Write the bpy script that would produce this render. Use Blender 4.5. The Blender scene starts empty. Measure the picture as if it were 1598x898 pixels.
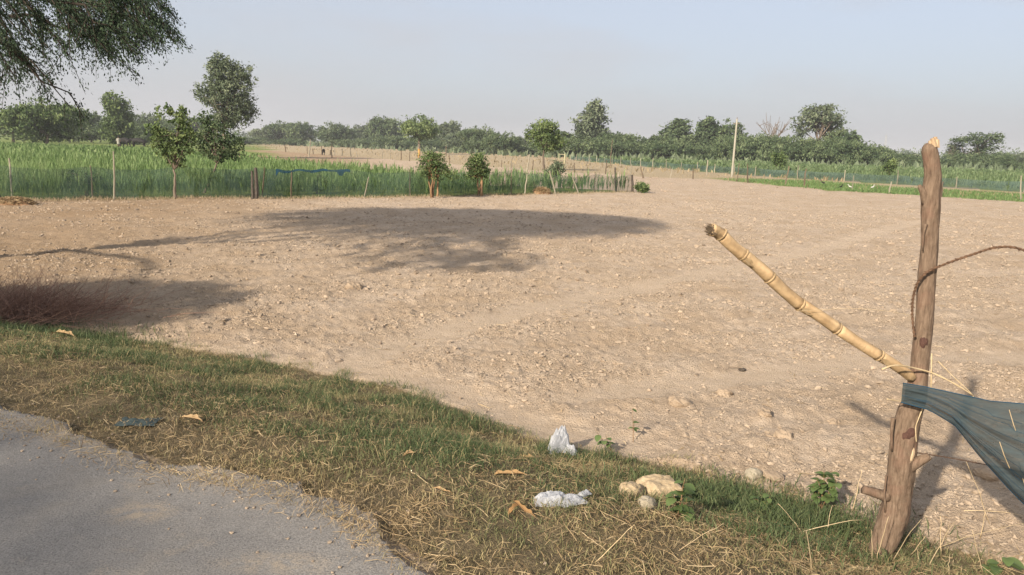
import bpy, math, random
import numpy as np
from mathutils import Vector, Matrix

# ---------------------------------------------------------------- camera, sky, sun, exposure
scene = bpy.context.scene
C = scene.collection
PITCH, ROLL = math.radians(10.4), math.radians(1.61)
F_PX, CXP, CYP = 1207.0, 799.0, 449.0
CAM = np.array([0.0, 0.0, 1.6])
_f = np.array([0, math.cos(PITCH), -math.sin(PITCH)])
_u0 = np.array([0, math.sin(PITCH), math.cos(PITCH)])
_r0 = np.array([1.0, 0, 0])
_R = math.cos(ROLL) * _r0 + math.sin(ROLL) * _u0
_U = math.cos(ROLL) * _u0 - math.sin(ROLL) * _r0
cd = bpy.data.cameras.new('camera')
cam = bpy.data.objects.new('camera', cd)
C.objects.link(cam)
cd.sensor_width = 36.0
cd.lens = 36.0 * F_PX / 1598.0
cd.clip_start, cd.clip_end = 0.05, 9000.0
cam.matrix_world = Matrix(((_R[0], _U[0], -_f[0], CAM[0]), (_R[1], _U[1], -_f[1], CAM[1]),
                           (_R[2], _U[2], -_f[2], CAM[2]), (0, 0, 0, 1)))
scene.camera = cam

SUN_AZ, SUN_EL = math.radians(36.0), math.radians(27.0)     # light travels towards this bearing (from +Y to +X)
world = bpy.data.worlds.new('World')
scene.world = world
world.use_nodes = True
wn, wl = world.node_tree.nodes, world.node_tree.links
wn.clear()
sky = wn.new('ShaderNodeTexSky')
sky.sky_type = 'NISHITA'
sky.sun_disc = False
sky.sun_elevation = SUN_EL
sky.sun_rotation = SUN_AZ + math.pi          # the sun stands behind and to the left of the camera
sky.air_density, sky.dust_density, sky.ozone_density, sky.altitude = 1.0, 4.0, 5.0, 100
bgn = wn.new('ShaderNodeBackground')
bgn.inputs['Strength'].default_value = 0.11
# thin high cloud veil, the same all round the sky
geo = wn.new('ShaderNodeTexCoord')
mp = wn.new('ShaderNodeMapping'); mp.inputs['Scale'].default_value = (1.2, 1.2, 5.0)
nz = wn.new('ShaderNodeTexNoise'); nz.inputs['Scale'].default_value = 2.4; nz.inputs['Detail'].default_value = 6
mr = wn.new('ShaderNodeMapRange'); mr.inputs['From Min'].default_value = 0.45; mr.inputs['From Max'].default_value = 0.8
mr.inputs['To Min'].default_value = 0.78; mr.inputs['To Max'].default_value = 0.98
mixw = wn.new('ShaderNodeMix'); mixw.data_type = 'RGBA'
mixw.inputs['B'].default_value = (1.88, 1.88, 1.96, 1)
outw = wn.new('ShaderNodeOutputWorld')
wl.new(geo.outputs['Generated'], mp.inputs['Vector']); wl.new(mp.outputs[0], nz.inputs['Vector'])
wl.new(nz.outputs['Fac'], mr.inputs['Value']); wl.new(mr.outputs[0], mixw.inputs['Factor'])
wl.new(sky.outputs[0], mixw.inputs['A']); wl.new(mixw.outputs['Result'], bgn.inputs['Color'])
wl.new(bgn.outputs[0], outw.inputs['Surface'])

sd = bpy.data.lights.new('sun', 'SUN')
sd.energy, sd.angle, sd.color = 2.65, math.radians(1.2), (1.0, 0.885, 0.735)
sun = bpy.data.objects.new('sun', sd)
C.objects.link(sun)
SUN_DIR = Vector((math.sin(SUN_AZ) * math.cos(SUN_EL), math.cos(SUN_AZ) * math.cos(SUN_EL), -math.sin(SUN_EL)))
sun.rotation_euler = SUN_DIR.to_track_quat('-Z', 'Y').to_euler()
sun.location = (-20, -25, 25)

scene.view_settings.view_transform = 'Standard'
scene.view_settings.look = 'None'
scene.view_settings.gamma = 1.0
scene.view_settings.use_curve_mapping = False
scene.view_settings.exposure = 1.56
scene.render.engine = 'CYCLES'
scene.cycles.max_bounces = 6
scene.cycles.diffuse_bounces = 3
scene.cycles.transparent_max_bounces = 12
scene.cycles.volume_bounces = 0
scene.cycles.use_denoising = True
scene.cycles.sample_clamp_indirect = 8.0

# ---------------------------------------------------------------- helpers
rng = np.random.default_rng(7)
random.seed(7)


def ray(px, py): return _f + _R * (px - CXP) / F_PX - _U * (py - CYP) / F_PX
def P(px, py, z): d = ray(px, py); return CAM + d * (z - CAM[2]) / d[2]     # where a bearing meets the level z
def Pd(px, py, Y): d = ray(px, py); return CAM + d * Y / d[1]               # a bearing at forward distance Y
def mpp(Y): return Y / F_PX                                                 # metres spanned by 1/1207 rad at distance Y
def unit(v): v = np.asarray(v, float); return v / (np.linalg.norm(v, axis=-1, keepdims=True) + 1e-9)


def _hash(ix, iy, seed):
    h = (ix.astype(np.int64) * 374761393 + iy.astype(np.int64) * 668265263 + seed * 974634777) & 0x7fffffff
    h = ((h ^ (h >> 13)) * 1274126177) & 0x7fffffff
    h = (h ^ (h >> 16)) & 0xffff
    return h / 65535.0


def vnoise(x, y, seed=0):
    x = np.asarray(x, float); y = np.asarray(y, float)
    ix, iy = np.floor(x), np.floor(y); fx, fy = x - ix, y - iy
    fx, fy = fx * fx * (3 - 2 * fx), fy * fy * (3 - 2 * fy)
    a, b = _hash(ix, iy, seed), _hash(ix + 1, iy, seed)
    c, d = _hash(ix, iy + 1, seed), _hash(ix + 1, iy + 1, seed)
    return (a + (b - a) * fx) * (1 - fy) + (c + (d - c) * fx) * fy


def fbm(x, y, oct=4, seed=0, gain=0.5):
    s, a, n = 0, 1.0, 0
    for o in range(oct):
        s = s + a * vnoise(x * 2 ** o + 17.3 * o, y * 2 ** o - 9.1 * o, seed + o); n += a; a *= gain
    return s / n


def sstep(a, b, x): t = np.clip((x - a) / (b - a), 0, 1); return t * t * (3 - 2 * t)


def np_mesh(name, V, faces, attrs=None, smooth=False):
    """faces: list of int arrays (n,k) with different k"""
    me = bpy.data.meshes.new(name)
    V = np.asarray(V, np.float32)
    me.vertices.add(len(V)); me.vertices.foreach_set('co', V.ravel())
    faces = [np.asarray(f, np.int32) for f in faces if len(f)]
    loops = np.concatenate([f.ravel() for f in faces])
    tot = np.concatenate([np.full(len(f), f.shape[1], np.int32) for f in faces])
    start = np.concatenate([[0], np.cumsum(tot)[:-1]]).astype(np.int32)
    me.loops.add(len(loops)); me.loops.foreach_set('vertex_index', loops)
    me.polygons.add(len(tot)); me.polygons.foreach_set('loop_start', start); me.polygons.foreach_set('loop_total', tot)
    me.polygons.foreach_set('use_smooth', np.full(len(tot), smooth))
    for k, a in (attrs or {}).items():
        at = me.attributes.new(k, 'FLOAT', 'POINT'); at.data.foreach_set('value', np.asarray(a, np.float32))
    me.update(calc_edges=True); me.validate()
    return me


class MB:
    """collects pieces of ONE part"""
    def __init__(self): self.v, self.q, self.t, self.a, self.n = [], [], [], [], 0
    def add(self, V, quads=None, tris=None, tint=0.5):
        V = np.asarray(V, float).reshape(-1, 3)
        if quads is not None and len(quads): self.q.append(np.asarray(quads) + self.n)
        if tris is not None and len(tris): self.t.append(np.asarray(tris) + self.n)
        self.v.append(V); self.a.append(np.broadcast_to(np.asarray(tint, float), (len(V),)).copy()); self.n += len(V)
    def mesh(self, name, smooth=False):
        f = []
        if self.q: f.append(np.concatenate(self.q))
        if self.t: f.append(np.concatenate(self.t))
        return np_mesh(name, np.concatenate(self.v), f, {'tint': np.concatenate(self.a)}, smooth)
    def tube(self, pts, rad, sides=6, tint=0.5, cap=True, wob=0.0, seed=0):
        pts = np.asarray(pts, float); n = len(pts)
        rad = np.broadcast_to(np.asarray(rad, float), (n,))
        tan = unit(np.gradient(pts, axis=0))
        ref = np.array([0, 0, 1.0]) if abs(tan[0][2]) < 0.85 else np.array([1.0, 0, 0])
        V = []
        for i in range(n):
            a = np.cross(tan[i], ref); a /= np.linalg.norm(a) + 1e-9; b = np.cross(a, tan[i]); ref = b if abs(b @ tan[i]) < .9 else ref
            th = np.arange(sides) * 2 * math.pi / sides
            r = rad[i] * np.ones(sides)
            if wob: r = r * (1 + wob * (2 * fbm(th * 0.8 + seed, np.full(sides, i * 0.35), 3, seed) - 1))
            V.append(pts[i] + np.outer(np.cos(th) * r, a) + np.outer(np.sin(th) * r, b))
        V = np.concatenate(V)
        i = np.arange(n - 1)[:, None] * sides; j = np.arange(sides)[None]; k = (j + 1) % sides
        Q = np.stack([i + j, i + k, i + sides + k, i + sides + j], -1).reshape(-1, 4)
        T = None
        if cap:
            V = np.concatenate([V, pts[:1], pts[-1:]]); s = np.arange(sides)
            T = np.concatenate([np.stack([np.full(sides, n * sides), (s + 1) % sides, s], 1),
                                np.stack([np.full(sides, n * sides + 1), (n - 1) * sides + s, (n - 1) * sides + (s + 1) % sides], 1)])
        self.add(V, Q, T, tint)
    def tubes(self, PT, rad, sides=3, tint=0.5):
        """many thin open tubes at once: PT (n,k,3), rad (k,)"""
        n, k, _ = PT.shape; tan = unit(np.gradient(PT, axis=1)); ref = np.array([.31, .17, .93])
        a = unit(np.cross(tan, ref)); b = np.cross(a, tan); th = np.arange(sides) * 2 * math.pi / sides
        r = np.asarray(rad, float)[None, :, None, None]
        V = PT[:, :, None] + r * (np.cos(th)[:, None] * a[:, :, None] + np.sin(th)[:, None] * b[:, :, None])
        i0 = (np.arange(n) * k * sides)[:, None, None] + (np.arange(k - 1) * sides)[None, :, None]; j = np.arange(sides)[None, None]; j2 = (j + 1) % sides
        Q = np.stack([i0 + j, i0 + j2, i0 + sides + j2, i0 + sides + j], -1).reshape(-1, 4)
        self.add(V.reshape(-1, 3), Q, None, np.repeat(np.broadcast_to(tint, (n,)), k * sides))
    def box(self, c, s, tint=0.5):
        c = np.asarray(c, float); s = np.asarray(s, float) / 2
        V = np.array([[x, y, z] for x in (-1, 1) for y in (-1, 1) for z in (-1, 1)]) * s + c
        self.add(V, [[0, 1, 3, 2], [4, 6, 7, 5], [0, 4, 5, 1], [2, 3, 7, 6], [0, 2, 6, 4], [1, 5, 7, 3]], None, tint)
    def leaves(self, Cn, D, N, L, W, tint):
        """folded diamond leaves: centres Cn, long axis D, normal N, length L, width W (arrays)"""
        n = len(Cn); D = unit(D); S = unit(np.cross(D, N)); Nn = np.cross(S, D)
        L = np.broadcast_to(L, (n,))[:, None]; W = np.broadcast_to(W, (n,))[:, None]
        v = np.stack([Cn - D * L / 2, Cn + S * W / 2 + Nn * W * .12, Cn + D * L / 2 - Nn * L * .1, Cn - S * W / 2 + Nn * W * .12], 1).reshape(-1, 3)
        q = np.arange(4 * n).reshape(-1, 4)
        self.add(v, q, None, np.repeat(np.broadcast_to(tint, (n,)), 4))
    def build(self, name, mat, parent=None, smooth=False):
        return obj(name, self.mesh(name, smooth), mat, parent)


def obj(name, me, mat, parent=None, loc=None):
    o = bpy.data.objects.new(name, me)
    C.objects.link(o)
    if mat is not None and not me.materials: me.materials.append(mat)
    if parent is not None: o.parent = parent
    if loc is not None: o.location = Vector(loc)
    return o


def tag(o, label=None, cat=None, group=None, kind=None):
    if label: o['label'] = label
    if cat: o['category'] = cat
    if group: o['group'] = group
    if kind: o['kind'] = kind
    return o


def thing(name, label, cat, loc=(0, 0, 0), group=None, rz=0.0):
    o = bpy.data.objects.new(name, None)
    C.objects.link(o)
    o.location = Vector(loc); o.rotation_euler = (0, 0, rz); o.empty_display_size = 0.1
    return tag(o, label, cat, group)


def copy_tree(o, parent=None):
    c = o.copy(); C.objects.link(c); c.parent = parent
    for ch in o.children: copy_tree(ch, c)
    return c


# ---------------------------------------------------------------- materials
def new_mat(name):
    m = bpy.data.materials.new(name); m.use_nodes = True
    nt = m.node_tree; nt.nodes.clear()
    return m, nt.nodes, nt.links, nt.nodes.new('ShaderNodeOutputMaterial')


def nd(ns, kind, **kw):
    n = ns.new(kind)
    for k, v in kw.items():
        if k in n.inputs: n.inputs[k].default_value = v
        else: setattr(n, k, v)
    return n


def mixc(ns, ls, fac, a, b, blend='MIX'):
    m = ns.new('ShaderNodeMix'); m.data_type = 'RGBA'; m.blend_type = blend
    for sock, v in (('Factor', fac), ('A', a), ('B', b)):
        i = m.inputs[sock] if sock != 'Factor' else m.inputs[0]
        if sock == 'A': i = m.inputs[6]
        if sock == 'B': i = m.inputs[7]
        if hasattr(v, 'is_output'): ls.new(v, i)
        elif sock == 'Factor': i.default_value = v
        else: i.default_value = tuple(v) + (1,) if len(v) == 3 else v
    return m.outputs[2]


def mrange(ns, ls, v, a, b, c=0.0, d=1.0):
    m = nd(ns, 'ShaderNodeMapRange'); m.inputs[1].default_value = a; m.inputs[2].default_value = b
    m.inputs[3].default_value = c; m.inputs[4].default_value = d
    ls.new(v, m.inputs[0]); return m.outputs[0]


def noise(ns, ls, scale, detail=4, rough=0.55, vec=None):
    n = nd(ns, 'ShaderNodeTexNoise', Scale=scale, Detail=detail, Roughness=rough)
    if vec is not None: ls.new(vec, n.inputs['Vector'])
    return n.outputs['Fac']


def mathn(ns, ls, op, a, b=None):
    m = nd(ns, 'ShaderNodeMath', operation=op)
    for i, v in enumerate((a, b)):
        if v is None: continue
        if hasattr(v, 'is_output'): ls.new(v, m.inputs[i])
        else: m.inputs[i].default_value = v
    return m.outputs[0]


def attr(ns, name): return nd(ns, 'ShaderNodeAttribute', attribute_name=name).outputs['Fac']


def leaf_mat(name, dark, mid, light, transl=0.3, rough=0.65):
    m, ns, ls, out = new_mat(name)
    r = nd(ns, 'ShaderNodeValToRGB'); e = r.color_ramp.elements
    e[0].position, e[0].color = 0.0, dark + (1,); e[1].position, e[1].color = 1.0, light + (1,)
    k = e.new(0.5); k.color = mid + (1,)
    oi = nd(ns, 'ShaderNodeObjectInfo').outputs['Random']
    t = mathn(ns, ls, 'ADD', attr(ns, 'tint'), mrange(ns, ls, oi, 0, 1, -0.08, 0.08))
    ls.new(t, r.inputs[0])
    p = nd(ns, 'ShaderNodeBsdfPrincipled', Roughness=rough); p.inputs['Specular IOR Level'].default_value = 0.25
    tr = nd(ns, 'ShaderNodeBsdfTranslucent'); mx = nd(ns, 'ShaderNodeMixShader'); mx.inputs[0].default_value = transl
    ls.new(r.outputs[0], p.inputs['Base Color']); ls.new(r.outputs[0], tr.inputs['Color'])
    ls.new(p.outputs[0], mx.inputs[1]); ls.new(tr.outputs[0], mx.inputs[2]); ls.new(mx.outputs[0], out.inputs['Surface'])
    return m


def plain_mat(name, c1, c2, scale=20.0, rough=0.85, bump=0.3, bscale=60.0, stretch=None, spec=0.2, tintmix=0.35):
    m, ns, ls, out = new_mat(name)
    tc = nd(ns, 'ShaderNodeTexCoord').outputs['Object']
    if stretch:
        mpn = nd(ns, 'ShaderNodeMapping'); mpn.inputs['Scale'].default_value = stretch
        ls.new(tc, mpn.inputs[0]); tc = mpn.outputs[0]
    f = mrange(ns, ls, noise(ns, ls, scale, 6, 0.62, tc), 0.3, 0.7)
    c = mixc(ns, ls, f, c1, c2)
    tm = mrange(ns, ls, attr(ns, 'tint'), 0, 1, 1 - tintmix, 1 + tintmix)
    cc = nd(ns, 'ShaderNodeVectorMath', operation='SCALE'); ls.new(c, cc.inputs[0]); ls.new(tm, cc.inputs['Scale'])
    p = nd(ns, 'ShaderNodeBsdfPrincipled', Roughness=rough); p.inputs['Specular IOR Level'].default_value = spec
    ls.new(cc.outputs[0], p.inputs['Base Color'])
    if bump:
        b = nd(ns, 'ShaderNodeBump', Strength=bump, Distance=0.01)
        ls.new(noise(ns, ls, bscale, 5, 0.65, tc), b.inputs['Height']); ls.new(b.outputs[0], p.inputs['Normal'])
    ls.new(p.outputs[0], out.inputs['Surface'])
    return m


SOIL_A, SOIL_B, SOIL_C = (0.42, 0.325, 0.235), (0.56, 0.45, 0.34), (0.24, 0.17, 0.115)


def ground_mat():
    m, ns, ls, out = new_mat('ground_soil')
    pos = nd(ns, 'ShaderNodeNewGeometry').outputs['Position']
    n1 = noise(ns, ls, 1.3, 5, 0.6, pos); n2 = noise(ns, ls, 9.0, 6, 0.65, pos); n3 = noise(ns, ls, 70.0, 5, 0.65, pos); n4 = noise(ns, ls, 24.0, 5, 0.7, pos)
    c = mixc(ns, ls, mrange(ns, ls, n2, 0.33, 0.68), SOIL_A, SOIL_B)
    c = mixc(ns, ls, mrange(ns, ls, n1, 0.38, 0.64, 0.0, 0.8), c, (0.41, 0.305, 0.205))
    c = mixc(ns, ls, mrange(ns, ls, n3, 0.50, 0.72, 0.0, 0.36), c, SOIL_C)
    c = mixc(ns, ls, mrange(ns, ls, n4, 0.56, 0.74, 0.0, 0.3), c, SOIL_C)
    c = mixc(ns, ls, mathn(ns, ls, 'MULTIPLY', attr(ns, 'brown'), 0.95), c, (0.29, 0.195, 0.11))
    brk = mrange(ns, ls, n2, 0.3, 0.7, -0.25, 0.25)
    def masked(a, lo=0.35, hi=0.65): return mrange(ns, ls, mathn(ns, ls, 'ADD', attr(ns, a), brk), lo, hi)
    c = mixc(ns, ls, mathn(ns, ls, 'MULTIPLY', masked('path', .2, .9), 0.75), c, mixc(ns, ls, mrange(ns, ls, n2, .3, .7), (0.50, 0.385, 0.27), (0.56, 0.445, 0.33)))
    strawc = mixc(ns, ls, mrange(ns, ls, n2, .35, .65), (0.31, 0.24, 0.145), (0.43, 0.345, 0.225))
    c = mixc(ns, ls, masked('dry'), c, strawc)
    c = mixc(ns, ls, masked('weed'), c, mixc(ns, ls, mrange(ns, ls, n2, .35, .65), (0.10, 0.15, 0.035), (0.22, 0.25, 0.075)))
    c = mixc(ns, ls, masked('verge'), c, mixc(ns, ls, mrange(ns, ls, n2, .35, .7), (0.115, 0.092, 0.052), (0.24, 0.185, 0.11)))
    p = nd(ns, 'ShaderNodeBsdfPrincipled', Roughness=0.95); p.inputs['Specular IOR Level'].default_value = 0.1
    ls.new(c, p.inputs['Base Color'])
    b = nd(ns, 'ShaderNodeBump', Strength=0.9, Distance=0.025)
    hh = mathn(ns, ls, 'ADD', mathn(ns, ls, 'MULTIPLY', n4, 1.0), mathn(ns, ls, 'MULTIPLY', n3, 1.3))
    ls.new(hh, b.inputs['Height']); ls.new(b.outputs[0], p.inputs['Normal'])
    ls.new(p.outputs[0], out.inputs['Surface'])
    return m


def road_mat():
    m, ns, ls, out = new_mat('worn_asphalt')
    pos = nd(ns, 'ShaderNodeNewGeometry').outputs['Position']
    n1 = noise(ns, ls, 1.6, 5, 0.6, pos); n2 = noise(ns, ls, 14.0, 6, 0.65, pos)
    v = nd(ns, 'ShaderNodeTexVoronoi', Scale=140.0); nf = noise(ns, ls, 120.0, 5, 0.75, pos); ls.new(pos, v.inputs['Vector'])
    g = nd(ns, 'ShaderNodeSeparateColor'); ls.new(v.outputs['Color'], g.inputs[0])
    c = mixc(ns, ls, mrange(ns, ls, nf, 0.36, 0.64), (0.115, 0.107, 0.097), (0.36, 0.335, 0.30))
    c = mixc(ns, ls, mrange(ns, ls, n2, 0.3, 0.7, 0, .4), c, (0.13, 0.12, 0.11))
    c = mixc(ns, ls, mrange(ns, ls, g.outputs[0], 0.0, 1.0, 0.0, 0.45), c, (0.30, 0.285, 0.265))
    c = mixc(ns, ls, mrange(ns, ls, n1, 0.5, 0.78, 0.0, 0.5), c, (0.33, 0.28, 0.21))
    buff = mrange(ns, ls, mathn(ns, ls, 'ADD', attr(ns, 'buff'), mrange(ns, ls, nf, .3, .7, -.4, .4)), 0.25, 0.95)  # mask of paler tan on the asphalt, broken up by the grain noise
    c = mixc(ns, ls, mathn(ns, ls, 'MULTIPLY', mathn(ns, ls, 'MULTIPLY', buff, mrange(ns, ls, n2, .38, .55)), 0.8), c, (0.40, 0.325, 0.235))
    p = nd(ns, 'ShaderNodeBsdfPrincipled', Roughness=0.9); p.inputs['Specular IOR Level'].default_value = 0.2
    ls.new(c, p.inputs['Base Color'])
    b = nd(ns, 'ShaderNodeBump', Strength=0.7, Distance=0.008)
    ls.new(mathn(ns, ls, 'ADD', nf, mathn(ns, ls, 'MULTIPLY', n2, .6)), b.inputs['Height']); ls.new(b.outputs[0], p.inputs['Normal'])
    ls.new(p.outputs[0], out.inputs['Surface'])
    return m


def net_mat(name, col, alpha_lo, alpha_hi, scale=6.0, stretch=(1, 1, 1)):
    """woven shade net: threads over holes, read as partial cover"""
    m, ns, ls, out = new_mat(name)
    tc = nd(ns, 'ShaderNodeTexCoord').outputs['Object']
    mpn = nd(ns, 'ShaderNodeMapping'); mpn.inputs['Scale'].default_value = stretch
    ls.new(tc, mpn.inputs[0])
    n = noise(ns, ls, scale, 5, 0.6, mpn.outputs[0])
    a = mrange(ns, ls, n, 0.3, 0.7, alpha_lo, alpha_hi)
    c = mixc(ns, ls, mrange(ns, ls, n, 0.3, 0.7), col, tuple(min(1, x * 1.7) for x in col))
    d = nd(ns, 'ShaderNodeBsdfDiffuse'); tl = nd(ns, 'ShaderNodeBsdfTranslucent')
    ls.new(c, d.inputs['Color']); ls.new(c, tl.inputs['Color'])
    mm = nd(ns, 'ShaderNodeMixShader'); mm.inputs[0].default_value = 0.3
    ls.new(d.outputs[0], mm.inputs[1]); ls.new(tl.outputs[0], mm.inputs[2])
    t = nd(ns, 'ShaderNodeBsdfTransparent'); mx = nd(ns, 'ShaderNodeMixShader')
    ls.new(a, mx.inputs[0]); ls.new(t.outputs[0], mx.inputs[1]); ls.new(mm.outputs[0], mx.inputs[2])
    ls.new(mx.outputs[0], out.inputs['Surface'])
    return m


M = {}
M['ground'] = ground_mat()
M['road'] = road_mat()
M['clod'] = plain_mat('soil_clods', (0.27, 0.208, 0.15), (0.37, 0.295, 0.218), 14, 0.95, 0.6, 40, spec=0.05, tintmix=0.22)
M['grass'] = leaf_mat('verge_grass', (0.075, 0.112, 0.045), (0.17, 0.18, 0.08), (0.44, 0.345, 0.18), 0.25)
M['straw'] = leaf_mat('dry_straw', (0.20, 0.13, 0.065), (0.34, 0.245, 0.13), (0.50, 0.39, 0.235), 0.12)
M['stubble'] = leaf_mat('pale_stubble', (0.17, 0.135, 0.075), (0.30, 0.235, 0.14), (0.40, 0.325, 0.215), 0.12)
M['crop'] = leaf_mat('fodder_crop', (0.08, 0.138, 0.046), (0.155, 0.235, 0.078), (0.30, 0.37, 0.165), 0.3)
M['crop_pale'] = leaf_mat('pale_crop', (0.09, 0.13, 0.06), (0.14, 0.20, 0.09), (0.24, 0.29, 0.15), 0.35)
M['tree_a'] = leaf_mat('tree_leaves', (0.042, 0.07, 0.030), (0.086, 0.124, 0.055), (0.175, 0.215, 0.105), 0.2)
M['tree_b'] = leaf_mat('grey_green_leaves', (0.062, 0.085, 0.048), (0.122, 0.155, 0.086), (0.225, 0.255, 0.155), 0.2)
M['tree_c'] = leaf_mat('fresh_leaves', (0.055, 0.09, 0.03), (0.12, 0.17, 0.058), (0.23, 0.28, 0.11), 0.25)
M['acacia'] = leaf_mat('acacia_leaves', (0.022, 0.04, 0.022), (0.042, 0.07, 0.036), (0.08, 0.115, 0.055), 0.2)
M['darktwig'] = plain_mat('dark_twig', (0.035, 0.028, 0.022), (0.07, 0.055, 0.042), 14, .9, .2)
M['darkwood'] = plain_mat('dark_post_wood', (0.045, 0.036, 0.03), (0.09, 0.075, 0.06), 14, .9, .3)
M['dryleaf'] = leaf_mat('dry_brown_leaf', (0.22, 0.115, 0.045), (0.36, 0.215, 0.09), (0.52, 0.36, 0.19), 0.15)
M['bark'] = plain_mat('grey_bark', (0.13, 0.10, 0.075), (0.22, 0.175, 0.13), 14, 0.9, 0.5, 30, (1, 1, 0.25))
M['redbark'] = plain_mat('reddish_stems', (0.19, 0.105, 0.055), (0.30, 0.19, 0.105), 14, 0.9, 0.4, 30, (1, 1, 0.25))
M['wood'] = plain_mat('weathered_wood', (0.10, 0.075, 0.05), (0.19, 0.145, 0.10), 12, 0.9, 0.4, 40, (1, 1, 0.2))
M['palewood'] = plain_mat('pale_stake_wood', (0.21, 0.185, 0.135), (0.33, 0.295, 0.225), 12, 0.9, 0.3, 40, (1, 1, 0.2))

# ---------------------------------------------------------------- the lie of the land
ZF = -0.45                                                    # ploughed field, below the road crown
RD = np.array([-0.84, 0.55]) / np.hypot(.84, .55)             # along the road (towards the left of the view)
RN = np.array([0.55, 0.84]) / np.hypot(.84, .55)              # across the road, towards the field


def st(x, y): return RN[0] * x + RN[1] * y, RD[0] * x + RD[1] * y
def xy(s, t): return RN[0] * s + RD[0] * t, RN[1] * s + RD[1] * t


def s_road(t): return np.interp(t, [-60, 0, 1.66, 1.9, 2.3, 2.8, 3.3, 4, 4.9, 8, 60], [2.0, 2.0, 2.1, 2.16, 2.28, 2.23, 2.1, 2.04, 1.97, 1.95, 1.95])
def s_field(t): return np.interp(t, [-60, -3, .5, 1.0, 1.55, 2.2, 2.7, 3.5, 4.4, 5.5, 6.7, 7.9, 9, 14, 60], [4.5, 4.55, 4.55, 4.64, 4.72, 4.6, 4.5, 4.7, 4.76, 4.65, 4.44, 4.17, 3.75, 3.6, 3.6])


PATHS = [np.array([P(a, b, ZF)[:2] for a, b in pl]) for pl in
         ([(540, 575), (620, 540), (700, 514), (850, 476), (1000, 446), (1130, 421), (1280, 388), (1430, 345)],
          [(240, 548), (420, 572), (600, 590), (720, 618), (840, 662), (950, 690)],
          [(900, 620), (1090, 598), (1240, 578), (1400, 560), (1700, 556)])]
PATHW = [0.36, 0.42, 0.30]


def path_w(x, y):
    w = np.zeros_like(x)
    for pl, hw in zip(PATHS, PATHW):
        for a, b in zip(pl[:-1], pl[1:]):
            d = b - a; u = np.clip(((x - a[0]) * d[0] + (y - a[1]) * d[1]) / (d @ d), 0, 1)
            dist = np.hypot(x - a[0] - u * d[0], y - a[1] - u * d[1])
            w = np.maximum(w, 1 - sstep(hw * 0.35, hw * 1.25, dist + 0.28 * (fbm(x * 1.6, y * 1.6, 3, 5) - .5)))
    return w


EDGE = np.array([(60, 14), (25.4, 38.9), (18.6, 45.7), (15.3, 55.3), (11.2, 58.0), (5.0, 64), (-6.9, 81), (-41, 132), (-160, 300), (-700, 1000)], float)
FENCE_L = np.array([(-34, 12.5), (-15.5, 23.3), (-11.3, 25.9), (-4.0, 29.7), (5.62, 37.6)], float)
CROP_L = np.array([(-34, 12.5), (-15.5, 23.3), (-11.3, 25.9), (-4.0, 29.7), (5.62, 37.6), (4.2, 38.6), (-4.5, 41), (-12, 49), (-21, 65), (-49, 106), (-70, 117), (-130, 117), (-110, 40)], float)
FENCE_R = np.array([(46, 31), (33.0, 50.6), (28.4, 58.1), (21.2, 69), (15.1, 94.5), (9, 128)], float)
CROP_R = np.array([(46, 31), (33.0, 50.6), (28.4, 58.1), (21.2, 69), (15.1, 94.5), (9, 128), (40, 132), (62, 112), (90, 90), (90, 40)], float)


def edge_dist(pl, x, y):
    """signed side of a polyline: + to the left of its direction"""
    best = np.full(x.shape, 1e9); sgn = np.zeros(x.shape)
    for a, b in zip(pl[:-1], pl[1:]):
        d = b - a; u = np.clip(((x - a[0]) * d[0] + (y - a[1]) * d[1]) / (d @ d), 0, 1)
        dist = np.hypot(x - a[0] - u * d[0], y - a[1] - u * d[1])
        s = np.sign(d[0] * (y - a[1]) - d[1] * (x - a[0]))
        k = dist < best; best = np.where(k, dist, best); sgn = np.where(k, s, sgn)
    return best * sgn


def inside(pl, x, y):
    r = np.zeros(x.shape, bool); n = len(pl)
    for i in range(n):
        (x1, y1), (x2, y2) = pl[i], pl[(i + 1) % n]
        c = ((y1 > y) != (y2 > y)); xi = (x2 - x1) * (y - y1) / (y2 - y1 + 1e-12) + x1
        r ^= c & (x < xi)
    return r


def height(x, y):
    x = np.asarray(x, float); y = np.asarray(y, float)
    s, t = st(x, y); r = np.hypot(x, y)
    jig = 0.34 * (fbm(x * 2.2, y * 2.2, 4, 11, .6) - .5)
    sr, sf = s_road(t) + jig, s_field(t) + jig * .8
    road = 0.02 - 0.006 * (s * s) / 4 + 0.004 * (fbm(x * 9, y * 9, 3, 3) - .5)
    u = np.clip((s - sr) / (sf - sr), 0, 1)
    verge = -0.02 + ZF * (0.18 * u + 0.82 * sstep(0.25, 1.0, u)) + 0.05 * (fbm(x * 3, y * 3, 4, 21) - .5) * np.minimum(1, u * 6)
    near = 1 - sstep(20, 60, r)
    pw = path_w(x, y)
    rough = (0.085 * (fbm(x * 1.1, y * 1.1, 3, 31) - .5)
             + near * (1 - 0.75 * pw) * (0.045 * np.abs(fbm(x * 4.0, y * 4.0, 3, 41, .6) - .5) * 1.4 + 0.085 * np.maximum(fbm(x * 13, y * 13, 3, 51, .7) - .5, -.06)))
    fur = (y * .93 - x * .37) * 2 * math.pi / .62 + 5.0 * fbm(x * .35, y * .35, 2, 71)
    rough = rough + near * (1 - .8 * pw) * 0.016 * np.sin(fur) * (.4 + fbm(x * .8, y * .8, 2, 73))
    rise = sstep(4.2, 4.9, s - (sf - 4.5))
    field = ZF + rough * (0.25 + 0.75 * rise) - 0.02 * pw * rise
    left = np.where(s < -2.6, -0.35 * sstep(-2.6, -4.5, s), 0)
    h = np.where(s < sr, np.where(s > -2.4, road, 0.0 + left), np.where(s < sf, verge, field))
    return h


def gz(x, y): return float(height(np.array([x]), np.array([y]))[0])


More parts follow.
